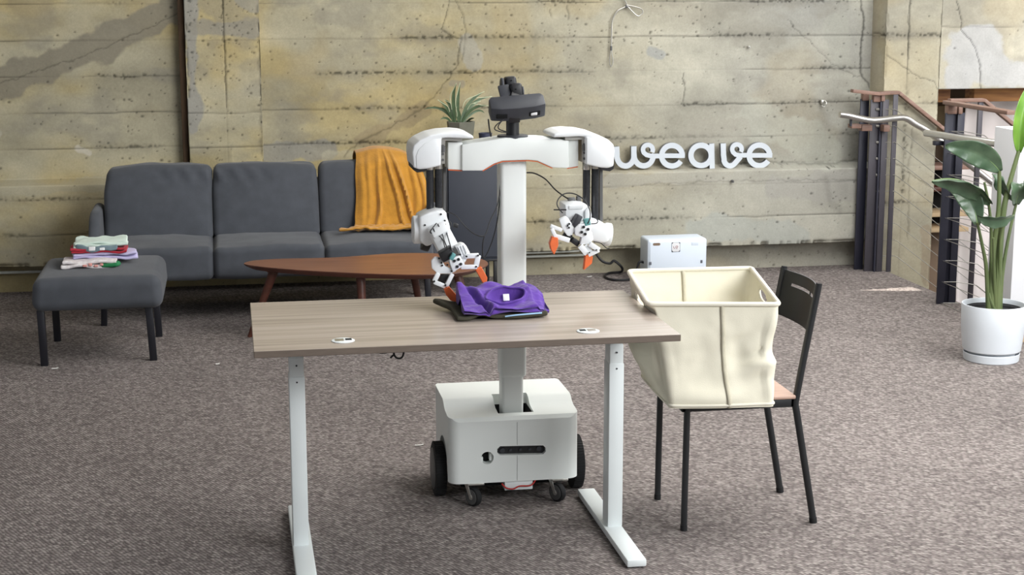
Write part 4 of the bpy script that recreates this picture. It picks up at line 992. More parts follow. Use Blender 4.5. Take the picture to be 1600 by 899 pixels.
    m = M(); m.prism(poly([(918, 347), (930, 343.5), (944, 349), (954, 356), (953, 377), (945, 381), (926, 378), (917, 368)], YE), (0, .11, 0), .011, 3); el = m.build('elbow_housing', 'robot_cool', t, ang=40)
    m = M(); m.cyl(at(944, 366, YE + .055), at(954, 367, YE + .055), .042, n=32, bev=.005); m.build('elbow_cap', 'robot_cool', el)
    m = M(); m.prism(poly([(883, 320), (900, 317), (916, 319), (922, 330), (921, 346), (884, 347)], YG + .03), (0, .11, 0), .006, 2); fo = m.build('forearm', 'robot_cool', t, ang=40)
    m = M(); m.prism(poly([(889, 322), (913, 320), (911, 327), (889, 328)], YG + .026), (0, .01, 0), .002); m.prism(poly([(914, 330), (921, 322), (925, 336), (923, 352), (914, 354)], YG + .02), (0, .06, 0), .004); m.split('forearm_cover', 'robot_cool', fo)
    m = M(); m.prism(poly([(874, 343), (884, 338), (888, 341), (899, 358), (893, 370), (887, 369), (879, 358)], YG - .01), (0, .02, 0), .003); m.prism(poly([(898, 357), (905, 350), (916, 349), (925, 355), (923, 364), (911, 372), (899, 368)], YG - .02), (0, .05, 0), .003)
    m.prism(poly([(909, 371), (925, 362), (928, 375), (920, 382), (906, 383)], YG - .022), (0, .03, 0), .004); pl = m.build('gripper_palm', 'robot_cool', t, label='right gripper palm plate')
    m = M(); m.prism(poly([(894, 351), (904, 336), (911, 339), (906, 350), (900, 356)], YG - .015), (0, .05, 0), .003); sv = m.build('servo', 'dark', pl)
    m = M(); m.obox(at(917, 347, YG - .012), (.022, .02, .024), Matrix.Rotation(-.2, 3, 'Y'), .003); m.build('connector', 'teal', sv)
    m = M(); bolts(m, [(912, 355), (919, 358.5), (909, 363), (914.5, 366)], YG - .022, .0052); bolts(m, [(889.5, 350), (889, 356), (887, 353), (893, 369)], YG - .012, .0036); m.split('bolt', 'black', pl)
    m = M(); rod(m, (860, 353), (878, 360), .013, YG - .02); rod(m, (862, 357), (868, 370), .013, YG - .022); rod(m, (867, 369), (890, 376), .017, YG - .016); f1 = m.build('finger_linkage', 'robot_cool', t)
    m = M(); m.bar(at(880, 366, YG + .01), at(902, 380, YG + .01), .02, .016, .002); m.bar(at(893, 374, YG), at(904, 382, YG), .02, .02, .002); m.build('finger_gear', 'black', f1)
    m = M(); m.prism(poly([(859, 381), (863, 370), (872, 372), (872.5, 384), (866, 398.5), (861, 390)], YG - .028), (0, .026, 0), .0015, 1); m.build('fingertip', 'orange', f1, label='orange fingertip, darker on one side')
    m = M(); rod(m, (906, 384), (917, 397), .020, YG - .02); rod(m, (921, 381), (936, 391), .018, YG - .024); rod(m, (936, 391), (919, 399), .014, YG - .022); rod(m, (914, 383), (926, 397), .014, YG - .014); f2 = m.build('finger_linkage', 'robot_cool', t)
    m = M(); bolts(m, [(932, 391), (921, 395)], YG - .03, .003); m.split('bolt', 'hub', f2)
    m = M(); m.prism(poly([(915, 399), (924, 399), (926.5, 402), (925, 412), (912.5, 422.5), (914, 408)], YG - .026), (0, .024, 0), .0015, 1); m.build('fingertip', 'orange', f2, label='orange fingertip pointing at the desk')
    m = M(); m.tube([at(823, 270, 5.645), at(835, 271, 5.63), at(852, 280, 5.60), at(867, 296, 5.57), at(880, 306, 5.55), at(890, 312, 5.53)], .0026, sub=8)
    m.tube([at(879, 333, 5.42), at(871, 322, 5.44), at(872, 312, 5.46), at(882, 303, 5.47), at(897, 303, 5.47), at(912, 312, 5.45), at(921, 327, 5.41), at(922, 340, 5.38), at(918, 350, 5.375)], .0022, sub=8)
    m.tube([at(865, 328, 5.47), at(885, 328, 5.46)], .0024); m.tube([at(930, 340, 5.44), at(934, 345, 5.43), at(932, 349, 5.44), at(924, 350, 5.42)], .0018); m.tube([at(928, 378, 5.40), at(938, 380, 5.43), at(948, 388, 5.46), at(952, 388, 5.47)], .0018); m.split('cable', 'cable', t)
    m = M(); m.obox(at(893, 313, 5.53), (.026, .02, .02), Matrix.Identity(3), .003); m.obox(at(904, 313, 5.54), (.016, .02, .03), Matrix.Identity(3), .003); m.split('elbow_bracket', 'hub', t)
    # ---- head
    zt = at(800, 213, 5.60).z
    c0 = at(801, 213, 5.61)
    m = M(); m.lathe([(.055, 0), (.055, .009), (.053, .011), (.02, .012), (0, .012)], (c0.x, c0.y, c0.z - .006), n=40); m.build('neck_flange', 'dark', t)
    m = M(); m.cyl((c0.x, c0.y, c0.z), (c0.x, c0.y, c0.z + .075), .0235, n=28); m.box((c0.x - .027, c0.y - .02, c0.z + .058), (c0.x + .03, c0.y + .02, c0.z + .088), .004); m.build('neck', 'black', t)
    # wide stereo camera head, tilted slightly
    hc = at(808, 170, 5.57); rot = Matrix.Rotation(math.radians(-4.2), 3, 'Y') @ Matrix.Rotation(math.radians(33), 3, 'X')
    def tr(p): return hc + rot @ Vector(p)
    top = [(-.098, -.022), (-.06, -.031), (0, -.034), (.06, -.031), (.098, -.022), (.100, .03), (.090, .045), (-.088, .045), (-.098, .03)]
    m = M(); m.prism([tr((x, y, .028)) for x, y in top][::-1], tr((0, 0, -.028)) - tr((0, 0, .028)), .005, 2); hd = m.build('camera_head', 'dark', t, ang=30)
    for sx, mt in ((-.060, 'void'), (.058, 'hub')):
        m = M(); q = tr((sx, -.0312, -.004)); m.rbox((0, 0, 0), (.020, .003, .009), .003, k=3, m=3)
        for v in m.bm.verts: v.co = q + rot @ (Matrix.Rotation(.10 if sx > 0 else -.10, 3, 'Z') @ v.co)
        ln = m.build('lens_window', 'void', hd)
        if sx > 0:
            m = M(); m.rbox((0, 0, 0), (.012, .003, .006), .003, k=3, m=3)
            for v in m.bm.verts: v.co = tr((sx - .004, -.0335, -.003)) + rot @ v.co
            m.build('lens_glint', 'label', ln, label='pale glint painted on the lens')  # white patch paints a reflection onto the lens window
    m = M(); m.bar(at(803, 190, 5.57), at(803, 176, 5.56), .04, .03, .003); m.build('head_mount', 'black', t)
    # servo stack above the head
    m = M(); m.obox(at(806, 143, 5.63), (.042, .05, .058), Matrix.Rotation(-.12, 3, 'Y'), .008, 3); s1 = m.build('head_servo', 'black', t)
    m = M(); m.obox(at(797.5, 131, 5.66), (.040, .05, .052), Matrix.Rotation(-.12, 3, 'Y'), .008, 3); s2 = m.build('head_servo', 'black', t)
    m = M(); m.cyl(at(814.5, 145, 5.63), at(817.5, 145, 5.63), .023, n=24, bev=.002); m.bar(at(794, 147, 5.63), at(796, 156, 5.60), .05, .016, .003); m.build('servo_horn', 'dark', s1)
    m = M(); m.cyl(at(782, 133, 5.66), at(786.5, 133, 5.66), .026, n=24, bev=.003); m.bar(at(786, 134, 5.64), at(791, 153, 5.61), .04, .014, .003); m.build('servo_horn', 'dark', s2)
    m = M(); bolts(m, [(806, 139.5)], 5.606, .0028, .003); m.split('screw', 'void', s1); m = M(); bolts(m, [(799, 126)], 5.635, .0028, .003); m.split('screw', 'void', s2)
    m = M(); m.bar(at(804, 160, 5.60), at(806, 150, 5.62), .045, .036, .004); m.build('servo_bracket', 'black', t)
build_robot()

# ================================================================== CHAIR WITH HAMPER
def build_chair():
    t = thing('chair', 'black steel chair with birch seat carrying the cream laundry hamper', 'chair', (1.74, 5.315, 0))
    m = M(); m.box((1.485, 5.128, .458), (1.902, 5.505, .472), .005, 3); m.build('seat', 'seatwood', t)
    m = M(); m.box((1.495, 5.135, .428), (1.905, 5.150, .458), .003); m.box((1.495, 5.485, .428), (1.905, 5.500, .458), .003); m.box((1.495, 5.135, .428), (1.512, 5.50, .458), .003); m.box((1.885, 5.135, .428), (1.905, 5.50, .458), .003); m.build('seat_frame', 'chair', t)
    for y in (5.142, 5.492):
        m = M(); m.cyl((1.511, y, .006), (1.515, y, .438), .0115, n=16); lg = m.build('leg', 'chair', t)
        m = M(); m.cyl((1.511, y, 0), (1.511, y, .02), .0125, n=16); m.build('foot_cap', 'rubber', lg)
        m = M(); m.tube([(1.986, y, .006), (1.946, y, .22), (1.912, y, .40), (1.905, y, .435), (1.909, y, .47), (1.930, y, .60), (1.975, y, .858)], .0125, n=14, sub=5); lg = m.build('leg', 'chair', t)
        m = M(); m.cyl((1.986, y, 0), (1.9835, y, .02), .0138, n=16); m.build('foot_cap', 'rubber', lg)
    # curved sheet back with a long slot
    ys = np.linspace(5.150, 5.486, 29); zs = np.linspace(.690, .852, 17)
    m = M(); g = {}
    def P(i, j, off):
        f = (ys[i] - ys[0]) / (ys[-1] - ys[0]); b = .026 * math.sin(PI * f); z = zs[j] - .006 * math.sin(PI * f) * (1 if j == 0 else 0)
        return (1.944 + (zs[j] - .69) * .175 + b + off, ys[i], z)
    for off in (0, .003):
        for i in range(29):
            for j in range(17): g[i, j, off] = m.bm.verts.new(P(i, j, off))
    hole = lambda i, j: (j == 11 and (3 <= i < 8 or 9 <= i < 23))
    for i in range(28):
        for j in range(16):
            if hole(i, j): continue
            for off in (0, .003):
                f = (g[i, j, off], g[i + 1, j, off], g[i + 1, j + 1, off], g[i, j + 1, off]); m.bm.faces.new(f if off else f[::-1])
            for (di, dj, e) in ((1, 0, ((i + 1, j), (i + 1, j + 1))), (-1, 0, ((i, j), (i, j + 1))), (0, 1, ((i, j + 1), (i + 1, j + 1))), (0, -1, ((i, j), (i + 1, j)))):
                a, b2 = i + di, j + dj
                if not (0 <= a < 28 and 0 <= b2 < 16) or hole(a, b2):
                    p, q = e; m.bm.faces.new((g[p[0], p[1], 0], g[q[0], q[1], 0], g[q[0], q[1], .003], g[p[0], p[1], .003]))
    m.build('backrest', 'chair', t, ang=40)
    m = M()
    for y in (5.142, 5.492): m.cyl((1.975, y, .855), (1.976, y, .862), .011, n=12)
    m.split('tube_plug', 'rubber', t)
build_chair()

def build_hamper():
    t = thing('laundry_hamper', 'cream canvas square laundry hamper standing on the chair at the desk end', 'hamper', (1.62, 5.32, .473))
    # corners (front-left, front-right, back-right, back-left) at the bottom and the rim
    bot = [Vector((1.434, 5.072, .462)), Vector((1.790, 5.030, .462)), Vector((1.80, 5.44, .474)), Vector((1.44, 5.47, .474))]
    top = [Vector((1.367, 5.125, .812)), Vector((1.812, 5.075, .805)), Vector((1.868, 5.545, .846)), Vector((1.412, 5.580, .843))]
    n, rc = 30, .10
    def loop(C, r):
        pts = []
        for k in range(4):
            p, c, q = C[k - 1], C[k], C[(k + 1) % 4]; a = c + (p - c).normalized() * r; b = c + (q - c).normalized() * r
            for i in range(7):
                f = i / 6; pts.append(a * (1 - f) ** 2 + c * 2 * f * (1 - f) + b * f * f)
            nx = C[(k + 2) % 4]; e = q + (c - q).normalized() * r
            for i in range(1, n): pts.append(b.lerp(e, i / n))
        return pts
    NB = 36; K = 4 * (7 + n - 1)
    cen = Vector((1.62, 5.33, 0))
    rows = []
    for j in range(NB):
        v = j / (NB - 1); C = []
        for k in range(4):
            c = bot[k].lerp(top[k], v); C.append(c)
        L = loop(C, .020 + .02 * math.sin(PI * v)); row = []
        for i, p in enumerate(L):
            side = i // (7 + n - 1); s = (i % (7 + n - 1)) / (7 + n - 2)
            out = (Vector((p.x, p.y, 0)) - cen).normalized(); mid = math.sin(PI * v)
            nrm = [Vector((0, -1, 0)), Vector((1, 0, 0)), Vector((0, 1, 0)), Vector((-1, 0, 0))][side]
            if s < .18: nrm = out
            w = .012 * mnoise.fractal(Vector((p.x * 6, p.y * 6, p.z * 6 + 5)), .9, 2, 3) * mid
            bul = .0
            if side == 0: bul = -.010 * mid + .020 * math.exp(-((v - .10) / .10) ** 2) * math.sin(PI * min(1, s * 1.05))
            if side == 3: bul = .058 * math.exp(-((v - .40) / .26) ** 2) * math.sin(PI * min(1, max(0, s))) ** .6
            if side == 1: bul = .004 * math.sin(v * 9) * mid
            # crumples low on the camera-side right
            q = Vector(p)
            if side in (0, 1):
                e = (s if side == 0 else 1 - s * .5)
                cr = math.exp(-((e - .95) / .22) ** 2) * math.exp(-((v - .42) / .20) ** 2)
                ang = v * 13 - e * 7
                bul += .015 * math.exp(-abs(v - .43) / .09) * math.exp(-((e - 1.0) / .25) ** 2) - .006 * math.exp(-((v - .64) / .16) ** 2) * math.exp(-((e - 1.0) / .3) ** 2) + (.020 if side == 0 else .006) * cr * (abs(math.sin(ang)) - .6)
                bul -= .016 * math.exp(-((e - .80) / .08) ** 2 - ((v - .50) / .16) ** 2)
            q += nrm * (bul + w)
            # pressed in where the desk end touches the canvas
            if .748 < q.z < .790 and q.y < 5.60 and q.x < 1.394: q.x = 1.394
            elif .72 < q.z <= .748 and q.y < 5.60 and q.x < 1.394: q.x = q.x * .4 + 1.394 * .6
            elif q.z >= .790 and q.y < 5.6 and q.x < 1.40: q.x = max(q.x, 1.394 - (q.z - .79) * 1.6)
            row.append(q)
        rows.append(row)
    KK = len(rows[0]); cl = Vector((0, 0, 0))
    for r in rows[0]: cl += r / KK
    m = M(); hole = set()
    V = [[m.bm.verts.new(p) for p in r] for r in rows]
    per = 7 + n - 1
    def inhole(i, j):
        side = i // per; s = (i % per - 7) / (n - 1); v = (j + .5) / (NB - 1)
        return side in (1, 3) and abs((s - .5) / .17) ** 2.5 + abs((v - .90) / .045) ** 2.5 < 1
    for j in range(NB - 1):
        for i in range(KK):
            if inhole(i, j): continue
            m.bm.faces.new((V[j][i], V[j][(i + 1) % KK], V[j + 1][(i + 1) % KK], V[j + 1][i]))
    cl.z = .4745; cv = m.bm.verts.new(cl); IN = [m.bm.verts.new(Vector((p.x + (cl.x - p.x) * .25, p.y + (cl.y - p.y) * .25, .4745))) for p in rows[0]]
    for i in range(KK): m.bm.faces.new((V[0][(i + 1) % KK], V[0][i], IN[i], IN[(i + 1) % KK])); m.bm.faces.new((IN[(i + 1) % KK], IN[i], cv))
    o = m.build('canvas_body', 'canvas', t, ang=60); sd = o.modifiers.new('thick', 'SOLIDIFY'); sd.thickness = .0035; sd.offset = -1
    m = M(); m.tube([rows[-1][i] + Vector((0, 0, .003)) for i in range(0, KK, 2)], .0085, n=10, closed=True, sub=2); m.build('rim', 'canvas_trim', t, label='bound cream rim')
    m = M(); m.tube([rows[1][i] + (rows[1][i] - cen).normalized() * 0 for i in range(0, KK, 2)], .005, n=8, closed=True, sub=2); m.build('bottom_piping', 'canvas_trim', t)
    def strip(name, i, w, inside, mt):
        P = []
        for j in range(NB):
            p = rows[j][i]; q = rows[j][i + 1]; d = (q - p).normalized(); nn = Vector((0, -1, 0)) if not inside else Vector((0, -1, 0))
            o2 = nn * (.0022 if not inside else .0062); P.append([p - d * w + o2, p + o2 + nn * .0012, p + d * w + o2])
        m = M(); m.grid(P); o = m.build(name, mt, t, ang=60); s = o.modifiers.new('thick', 'SOLIDIFY'); s.thickness = .0012
    ic = 7 + n // 2 + 1
    strip('front_seam', ic, .0065, False, 'seam'); strip('back_seam', 2 * per + ic, .006, True, 'seam')
    # stitching along the front seam
    for side in (1, 3):
        pts = []
        for k in range(26):
            a = 2 * PI * k / 26; s = .5 + .175 * abs(math.cos(a)) ** .8 * (1 if math.cos(a) > 0 else -1); v = .90 + .05 * abs(math.sin(a)) ** .8 * (1 if math.sin(a) > 0 else -1)
            fi = side * per + 7 + s * (n - 1); fj = v * (NB - 1); i0, j0 = int(fi), min(int(fj), NB - 2)
            p = rows[j0][i0].lerp(rows[j0][(i0 + 1) % KK], fi - i0).lerp(rows[j0 + 1][i0].lerp(rows[j0 + 1][(i0 + 1) % KK], fi - i0), fj - j0); pts.append(p)
        m = M(); m.tube(pts, .004, n=8, closed=True, sub=2); m.build('handle_binding', 'canvas_trim', t)
build_hamper()

# ================================================================== WALL LETTERS
def build_letters():
    Y0 = 10.055; ct = lambda a, b: (930 + a / 3.91, 200 + b / 3.91)
    cnt = [0]
    def stroke(m, pts, w=.0355, closed=False, d=.038):
        cnt[0] += 1; yo = Y0 - .0002 * (cnt[0] % 3)
        P = [at(*ct(a, b), Y0) for a, b in pts]; n = len(P); L, R = [], []
        for i in range(n):
            p, q = (P[i - 1], P[(i + 1) % n]) if closed else (P[max(i - 1, 0)], P[min(i + 1, n - 1)])
            tx, tz = q.x - p.x, q.z - p.z; l = math.hypot(tx, tz); nx, nz_ = -tz / l, tx / l
            L.append((P[i].x + nx * w / 2, P[i].z + nz_ * w / 2)); R.append((P[i].x - nx * w / 2, P[i].z - nz_ * w / 2))
        rows = [[(l[0], yo, l[1]), (r[0], yo, r[1]), (r[0], yo + d, r[1]), (l[0], yo + d, l[1])] for l, r in zip(L, R)]
        V = m.grid(rows, closed_u=closed, closed_v=True)
        if not closed: m.bm.faces.new(V[0]); m.bm.faces.new(V[-1][::-1])
    def arc(cx, cy, r, a0, a1, n=26, ry=None): return [(cx + r * math.cos(math.radians(a0 + (a1 - a0) * k / n)), cy - (ry or r) * math.sin(math.radians(a0 + (a1 - a0) * k / n))) for k in range(n + 1)]
    def done(m, name, par):
        o = m.build(name, ['sign', 'sign_side'], par, ang=30)
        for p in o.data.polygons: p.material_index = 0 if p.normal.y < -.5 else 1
        return o
    def letter_e(cx, cy, par, nm):
        m = M(); stroke(m, arc(cx, cy, 63, 0, 328, 44)); stroke(m, [(cx - 55, cy), (cx + 79, cy)], .030); done(m, nm, par)
    zb = at(*ct(470, 252), Y0).z
    t = thing('sign_letters', 'pale grey joined script letters w and e starting the wall sign', 'letters', (2.68, Y0, .70), 'wall sign letters')
    m = M()
    stroke(m, [(131, 115), (133, 150)] + arc(185, 170, 52, 172, 350, 22, 63) + [(236, 112)])
    stroke(m, [(236, 150)] + arc(296, 170, 58, 190, 352, 22, 62) + [(362, 160)])
    stroke(m, arc(322, 134, 30, -30, 190, 18) + [(296, 150), (312, 164), (340, 172), (404, 172)], .030); done(m, 'letter_w', t)
    letter_e(469, 170, t, 'letter_e')
    t = thing('sign_letters', 'pale grey single letter a in the middle of the wall sign', 'letters', (3.03, Y0, .70), 'wall sign letters')
    m = M(); stroke(m, arc(647, 168, 62, 0, 360, 48)[:-1], closed=True); stroke(m, [(712, 96), (715, 249)], .034); done(m, 'letter_a', t)
    t = thing('sign_letters', 'pale grey joined script letters v and e ending the wall sign', 'letters', (3.3, Y0, .70), 'wall sign letters')
    m = M(); stroke(m, [(782, 95), (784, 165), (788, 195)] + arc(824, 190, 38, 190, 320, 12, 42) + [(868, 200), (888, 176)]); stroke(m, arc(866, 130, 29, -35, 190, 18) + [(842, 148), (858, 163), (880, 168), (925, 167)], .030); done(m, 'letter_v', t)
    letter_e(1003, 168, t, 'letter_e')
build_letters()

# ================================================================== WHITE DOCK BOX, CORDS, PIPES, WALL FITTINGS
def build_dock():
    t = thing('charging_dock', 'pale white metal box with square emblem on the floor under the sign', 'box', (2.775, 9.8, 0))
    m = M(); m.box((2.578, 9.70, .0), (2.968, 9.90, .285), .016, 3); m.build('body', 'dock', t)
    m = M(); m.box((2.592, 9.696, .01), (2.954, 9.702, .268), .003); fp = m.build('front_panel', 'dock', t)
    YF = 9.6955
    def slot(c, w, h, name, mt, par=fp, **k):
        m = M(); m.rbox((c.x, c.y, c.z), (w / 2, .0012, h / 2), .001, k=2, m=3); return m.build(name, mt, par, **k)
    c = at(1026, 382, YF); m = M(); r = .0085
    pts = [(c.x - .016 + r * math.cos(a), YF, c.z + r * math.sin(a)) for a in [PI / 2 + PI * k / 8 for k in range(9)]] + [(c.x + .016 + r * math.cos(a), YF, c.z + r * math.sin(a)) for a in [-PI / 2 + PI * k / 8 for k in range(9)]]
    m.prism(pts, (0, .002, 0)); m.build('handle_slot', 'tan', fp)
    slot(at(1086, 381, YF), .045, .020, 'vent_plate', 'dock'); slot(at(1016, 412, YF), .016, .020, 'printed_mark', 'print_grey'); slot(at(1096, 409, YF), .014, .020, 'printed_mark', 'print_grey')
    c = at(1056, 386.3, YF); em = slot(c, .054, .060, 'emblem_plate', 'panel', label='square emblem with dark corners and a red squiggle')
    m = M(); s = .027; h = .030
    for sx in (-1, 1):
        m.box((c.x + sx * s - .0008, YF - .0016, c.z - h), (c.x + sx * s + .0008, YF - .0004, c.z + h))
        m.box((c.x - s, YF - .0016, c.z + sx * h - .0008), (c.x + s, YF - .0004, c.z + sx * h + .0008))
        for sz in (-1, 1): m.prism([(c.x + sx * s, YF - .0016, c.z + sz * h), (c.x + sx * (s - .011), YF - .0016, c.z + sz * h), (c.x + sx * s, YF - .0016, c.z + sz * (h - .011))], (0, .0012, 0))
    m.build('emblem_border', 'print_grey', em)
    m = M(); q = lambda a, b: (c.x + a * .001, YF - .0018, c.z + b * .001)
    m.tube([q(-15, 6), q(-15, -3), q(-9, -8), q(-3, -3), q(-2, 3), q(3, 7), q(9, 7), q(13, 2), q(9, -2), q(4, -1), q(8, -9), q(2, -10)], .0013, n=6); m.build('emblem_mark', 'print_red', em)
build_dock()
m = M()
m.tube([Vector((2.32, 10.05, .15)), Vector((2.36, 10.03, .10)), Vector((2.41, 10.02, .085)), Vector((2.44, 10.02, .10)), Vector((2.49, 10.02, .055)), onz(970, 425, .012), onz(952, 427, .008), onz(945, 432, .008), onz(955, 437, .008), onz(980, 437.5, .008), onz(1010, 432, .008), Vector((2.62, 9.93, .01))], .0085, n=8, sub=8)
m.tube([Vector((2.585, 9.80, .12)), Vector((2.55, 9.80, .125)), Vector((2.53, 9.80, .06)), Vector((2.53, 9.83, .012)), Vector((2.56, 9.92, .009))], .0075, n=8, sub=8)
o = m.build('power_cord', 'cable'); tag(o, 'thick black power cord coiled on the carpet left of the pale box', 'cord')
m = M(); m.tube([(-3.9, 10.085, .135), (2.30, 10.085, .135)], .009, n=10); o = m.build('conduit_pipe', 'pipe'); tag(o, 'lower pale conduit pipe running along the recess at the wall foot', 'pipe')
m = M(); m.tube([(1.2, 10.045, .168), (2.12, 10.045, .168), (2.2, 10.05, .178), (2.25, 10.06, .19)], .008, n=10); o = m.build('conduit_pipe', 'pipe'); tag(o, 'short upper pale pipe tucked under the wall lip behind the robot', 'pipe')
# wire rope with two eyes hung from above
m = M(); Yw = 10.115
m.tube([at(966, -40, Yw), at(972, -8, Yw), at(979, 8, Yw), at(965, 17, Yw), at(957, 32, Yw), at(955.5, 55, Yw), at(955, 76, Yw)], .0045, n=8, sub=8)
m.tube([at(955, 76, Yw), at(952.8, 88, Yw), at(952.5, 98, Yw), at(955, 104, Yw), at(957.8, 98, Yw), at(957, 88, Yw), at(955.3, 77, Yw)], .003, n=8, sub=6)
m.tube([at(979, 8, Yw - .01), at(990, 10, Yw - .01), at(1002, 14, Yw - .01), at(1004, 20, Yw - .01), at(997, 25, Yw - .01), at(988, 18, Yw - .01), at(980, 9, Yw - .01)], .004, n=8, sub=6)
o = m.build('wire_rope', 'wire'); tag(o, 'thin steel wire rope with two looped ends hanging on the concrete', 'rope')
m = M(); m.cyl(at(980, 10, Yw - .004) + Vector((-.012, 0, 0)), at(980, 10, Yw - .004) + Vector((.012, 0, 0)), .010, n=12); m.cyl(at(955, 72, Yw), at(955, 79, Yw), .007, n=10); m.build('ferrule', 'hub', o)
t = thing('wall_hook', 'small pale metal hook bracket screwed to the concrete left of the railing', 'hook', at(1285, 163, 10.13))
c = at(1285, 160, 10.12)
m = M(); m.box((c.x - .012, 10.105, c.z - .010), (c.x + .010, 10.14, c.z + .016), .003); m.build('plate', 'alu', t)
m = M(); m.tube([c + Vector((.008, -.02, .012)), c + Vector((.014, -.035, .0)), c + Vector((.010, -.035, -.022)), c + Vector((-.004, -.03, -.028)), c + Vector((-.010, -.02, -.018))], .004, n=8); m.build('hook', 'alu', t)
for (x, y, lb) in ((1170, 73, 'small pale anchor bolt high in the concrete above the sign'), (1144, 283, 'dark anchor stub on the ledge face under the sign')):
    Yb = 10.12 if y < 200 else 9.985; c = at(x, y, Yb)
    m = M(); m.cyl(c + Vector((0, .03, 0)), c + Vector((.002, -.02, -.004)), .006, n=10); m.cyl(c + Vector((0, -.002, 0)), c + Vector((0, -.010, -.001)), .010, n=6)
    o = m.build('anchor_bolt', 'alu' if y < 200 else 'hub'); tag(o, lb, 'bolt')
for x, y, w, lb in ((86, 576, .016, 'white paper scrap on the carpet below the footstool'), (655, 696, .018, 'thin white thread scrap on the carpet left of the robot'), (921, 432.5, .018, 'tiny pale scrap on the carpet near the black cord'), (340, 569, .010, 'tiny pale speck on the carpet between footstool and desk')):
    c = onz(x, y, .004); m = M(); m.rbox(c, (w, .006 if w < .018 else .004, .002), .0015, lambda q, u: (q.x, q.y + .004 * u.x, q.z + .002 * u.x * u.x), k=2, m=4); o = m.build('paper_scrap', 'paper'); tag(o, lb, 'scrap')

# ================================================================== STAIR GUARD, FAR SIDE
def vplate(m, x0, x1, ytop, Y, th=.012, z0=0.0, bev=.0015):
    a, b = at(x0, ytop, Y), at(x1, ytop, Y); m.box((a.x, Y, z0), (b.x, Y + th, a.z), bev); return a, b
def build_far_rail():
    t = thing('stair_railing', 'steel stair railing with wire cables descending along the concrete pier', 'railing', (4.2, 9.85, 0))
    m = M(); vplate(m, 1345, 1358.5, 155, 9.96); m.build('post_plate', 'iron', t)
    m = M(); vplate(m, 1361, 1377.5, 156, 9.885); p2 = m.build('post_plate', 'iron_grey', t)
    m = M(); a, b = at(1361, 157, 9.90), at(1378, 157, 9.90); m.box((a.x + .02, 9.90, 0), (a.x + .05, 9.958, a.z - .004)); m.build('post_web', 'iron', t)
    m = M(); vplate(m, 1380, 1389.5, 156, 9.86); m.build('post_plate', 'iron_grey', t)
    m = M(); a = at(1379, 157, 9.86); m.box((a.x - .012, 9.862, 0), (a.x, 9.90, a.z)); m.build('post_web', 'iron', t)
    m = M(); c, d = vplate(m, 1396.5, 1404, 146, 9.84, .010); m.build('baluster', 'iron_grey', t)
    # timber top rail: level over the posts, then down with the flight
    zr = 1.187; rail = [at(1331, 142, 9.86), at(1350, 144, 9.86), at(1372, 146.5, 9.86), at(1388, 145, 9.86), at(1403, 144.5, 9.86)]
    e = rail[-1]; dn = [e + Vector((k, 0, -.745 * k)) for k in (.06, .3, .6, 1.0, 1.6)]
    m = M()
    pts = rail + dn
    for a, b in zip(pts, pts[1:]): m.bar(a, b + (b - a).normalized() * .004, .05, .022, .002, up=Vector((0, 0, 1)))
    m.build('top_rail', 'railwood', t)
    for x0, x1, y0, Y in ((1347, 1356, 145, 9.96), (1364, 1374, 147, 9.885), (1376, 1381, 146, 9.87)):
        a, b = at(x0, y0, Y), at(x1, y0 + 12, Y); m = M(); m.box((a.x, Y - .02, b.z), (b.x, Y + .02, a.z), .002); m.build('rail_block', 'railwood', t)
    # stainless handrail
    Yh = 9.78
    hp = [at(1312, 179, Yh), at(1325, 180.5, Yh), at(1342, 184.5, Yh - .01), at(1360, 188, Yh - .02), at(1376, 187.5, Yh - .02), at(1395, 185, Yh - .01), at(1410, 184, Yh), at(1418, 186, Yh), at(1430, 194, Yh), at(1460, 213, Yh)]
    l = hp[-1]; hp += [l + Vector((.4, 0, -.30)), l + Vector((1.0, 0, -.745))]
    m = M(); m.tube(hp, .021, n=16, sub=5); m.build('handrail', 'steel', t)
    for x0, x1, y0, y1 in ((1328, 1343, 194, 200), (1344, 1359.5, 195, 204), (1378, 1387, 195, 205)):
        a, b = at(x0, y0, 9.835), at(x1, y1, 9.835); m = M(); m.box((a.x, 9.80, b.z), (b.x, 9.872, a.z), .002); m.split('rail_bracket', 'railwood', t)
    m = M(); a = at(1329.5, 190, 9.80); m.box((a.x - .006, 9.79, a.z - .03), (a.x + .004, 9.81, a.z + .02)); m.split('rail_bracket', 'iron', t)
    # cables: short level runs between the posts, then down the flight
    for k, y in enumerate((171, 197, 222.5, 248, 273.5, 299, 324, 349, 375, 400)):
        a, b = at(1372, y, 9.878), at(1398, y, 9.836)
        m = M(); m.tube([a, at(1390, y, 9.852), b], .0028, n=6, smooth=False)
        m.tube([b, b + Vector((.02, 0, -.01)), b + Vector((1.3, 0, -.96))], .0022, n=6, smooth=False)
        m.cyl(at(1369, y, 9.882), at(1374, y, 9.872), .009, n=10); m.split('cable', 'wire', t)
build_far_rail()
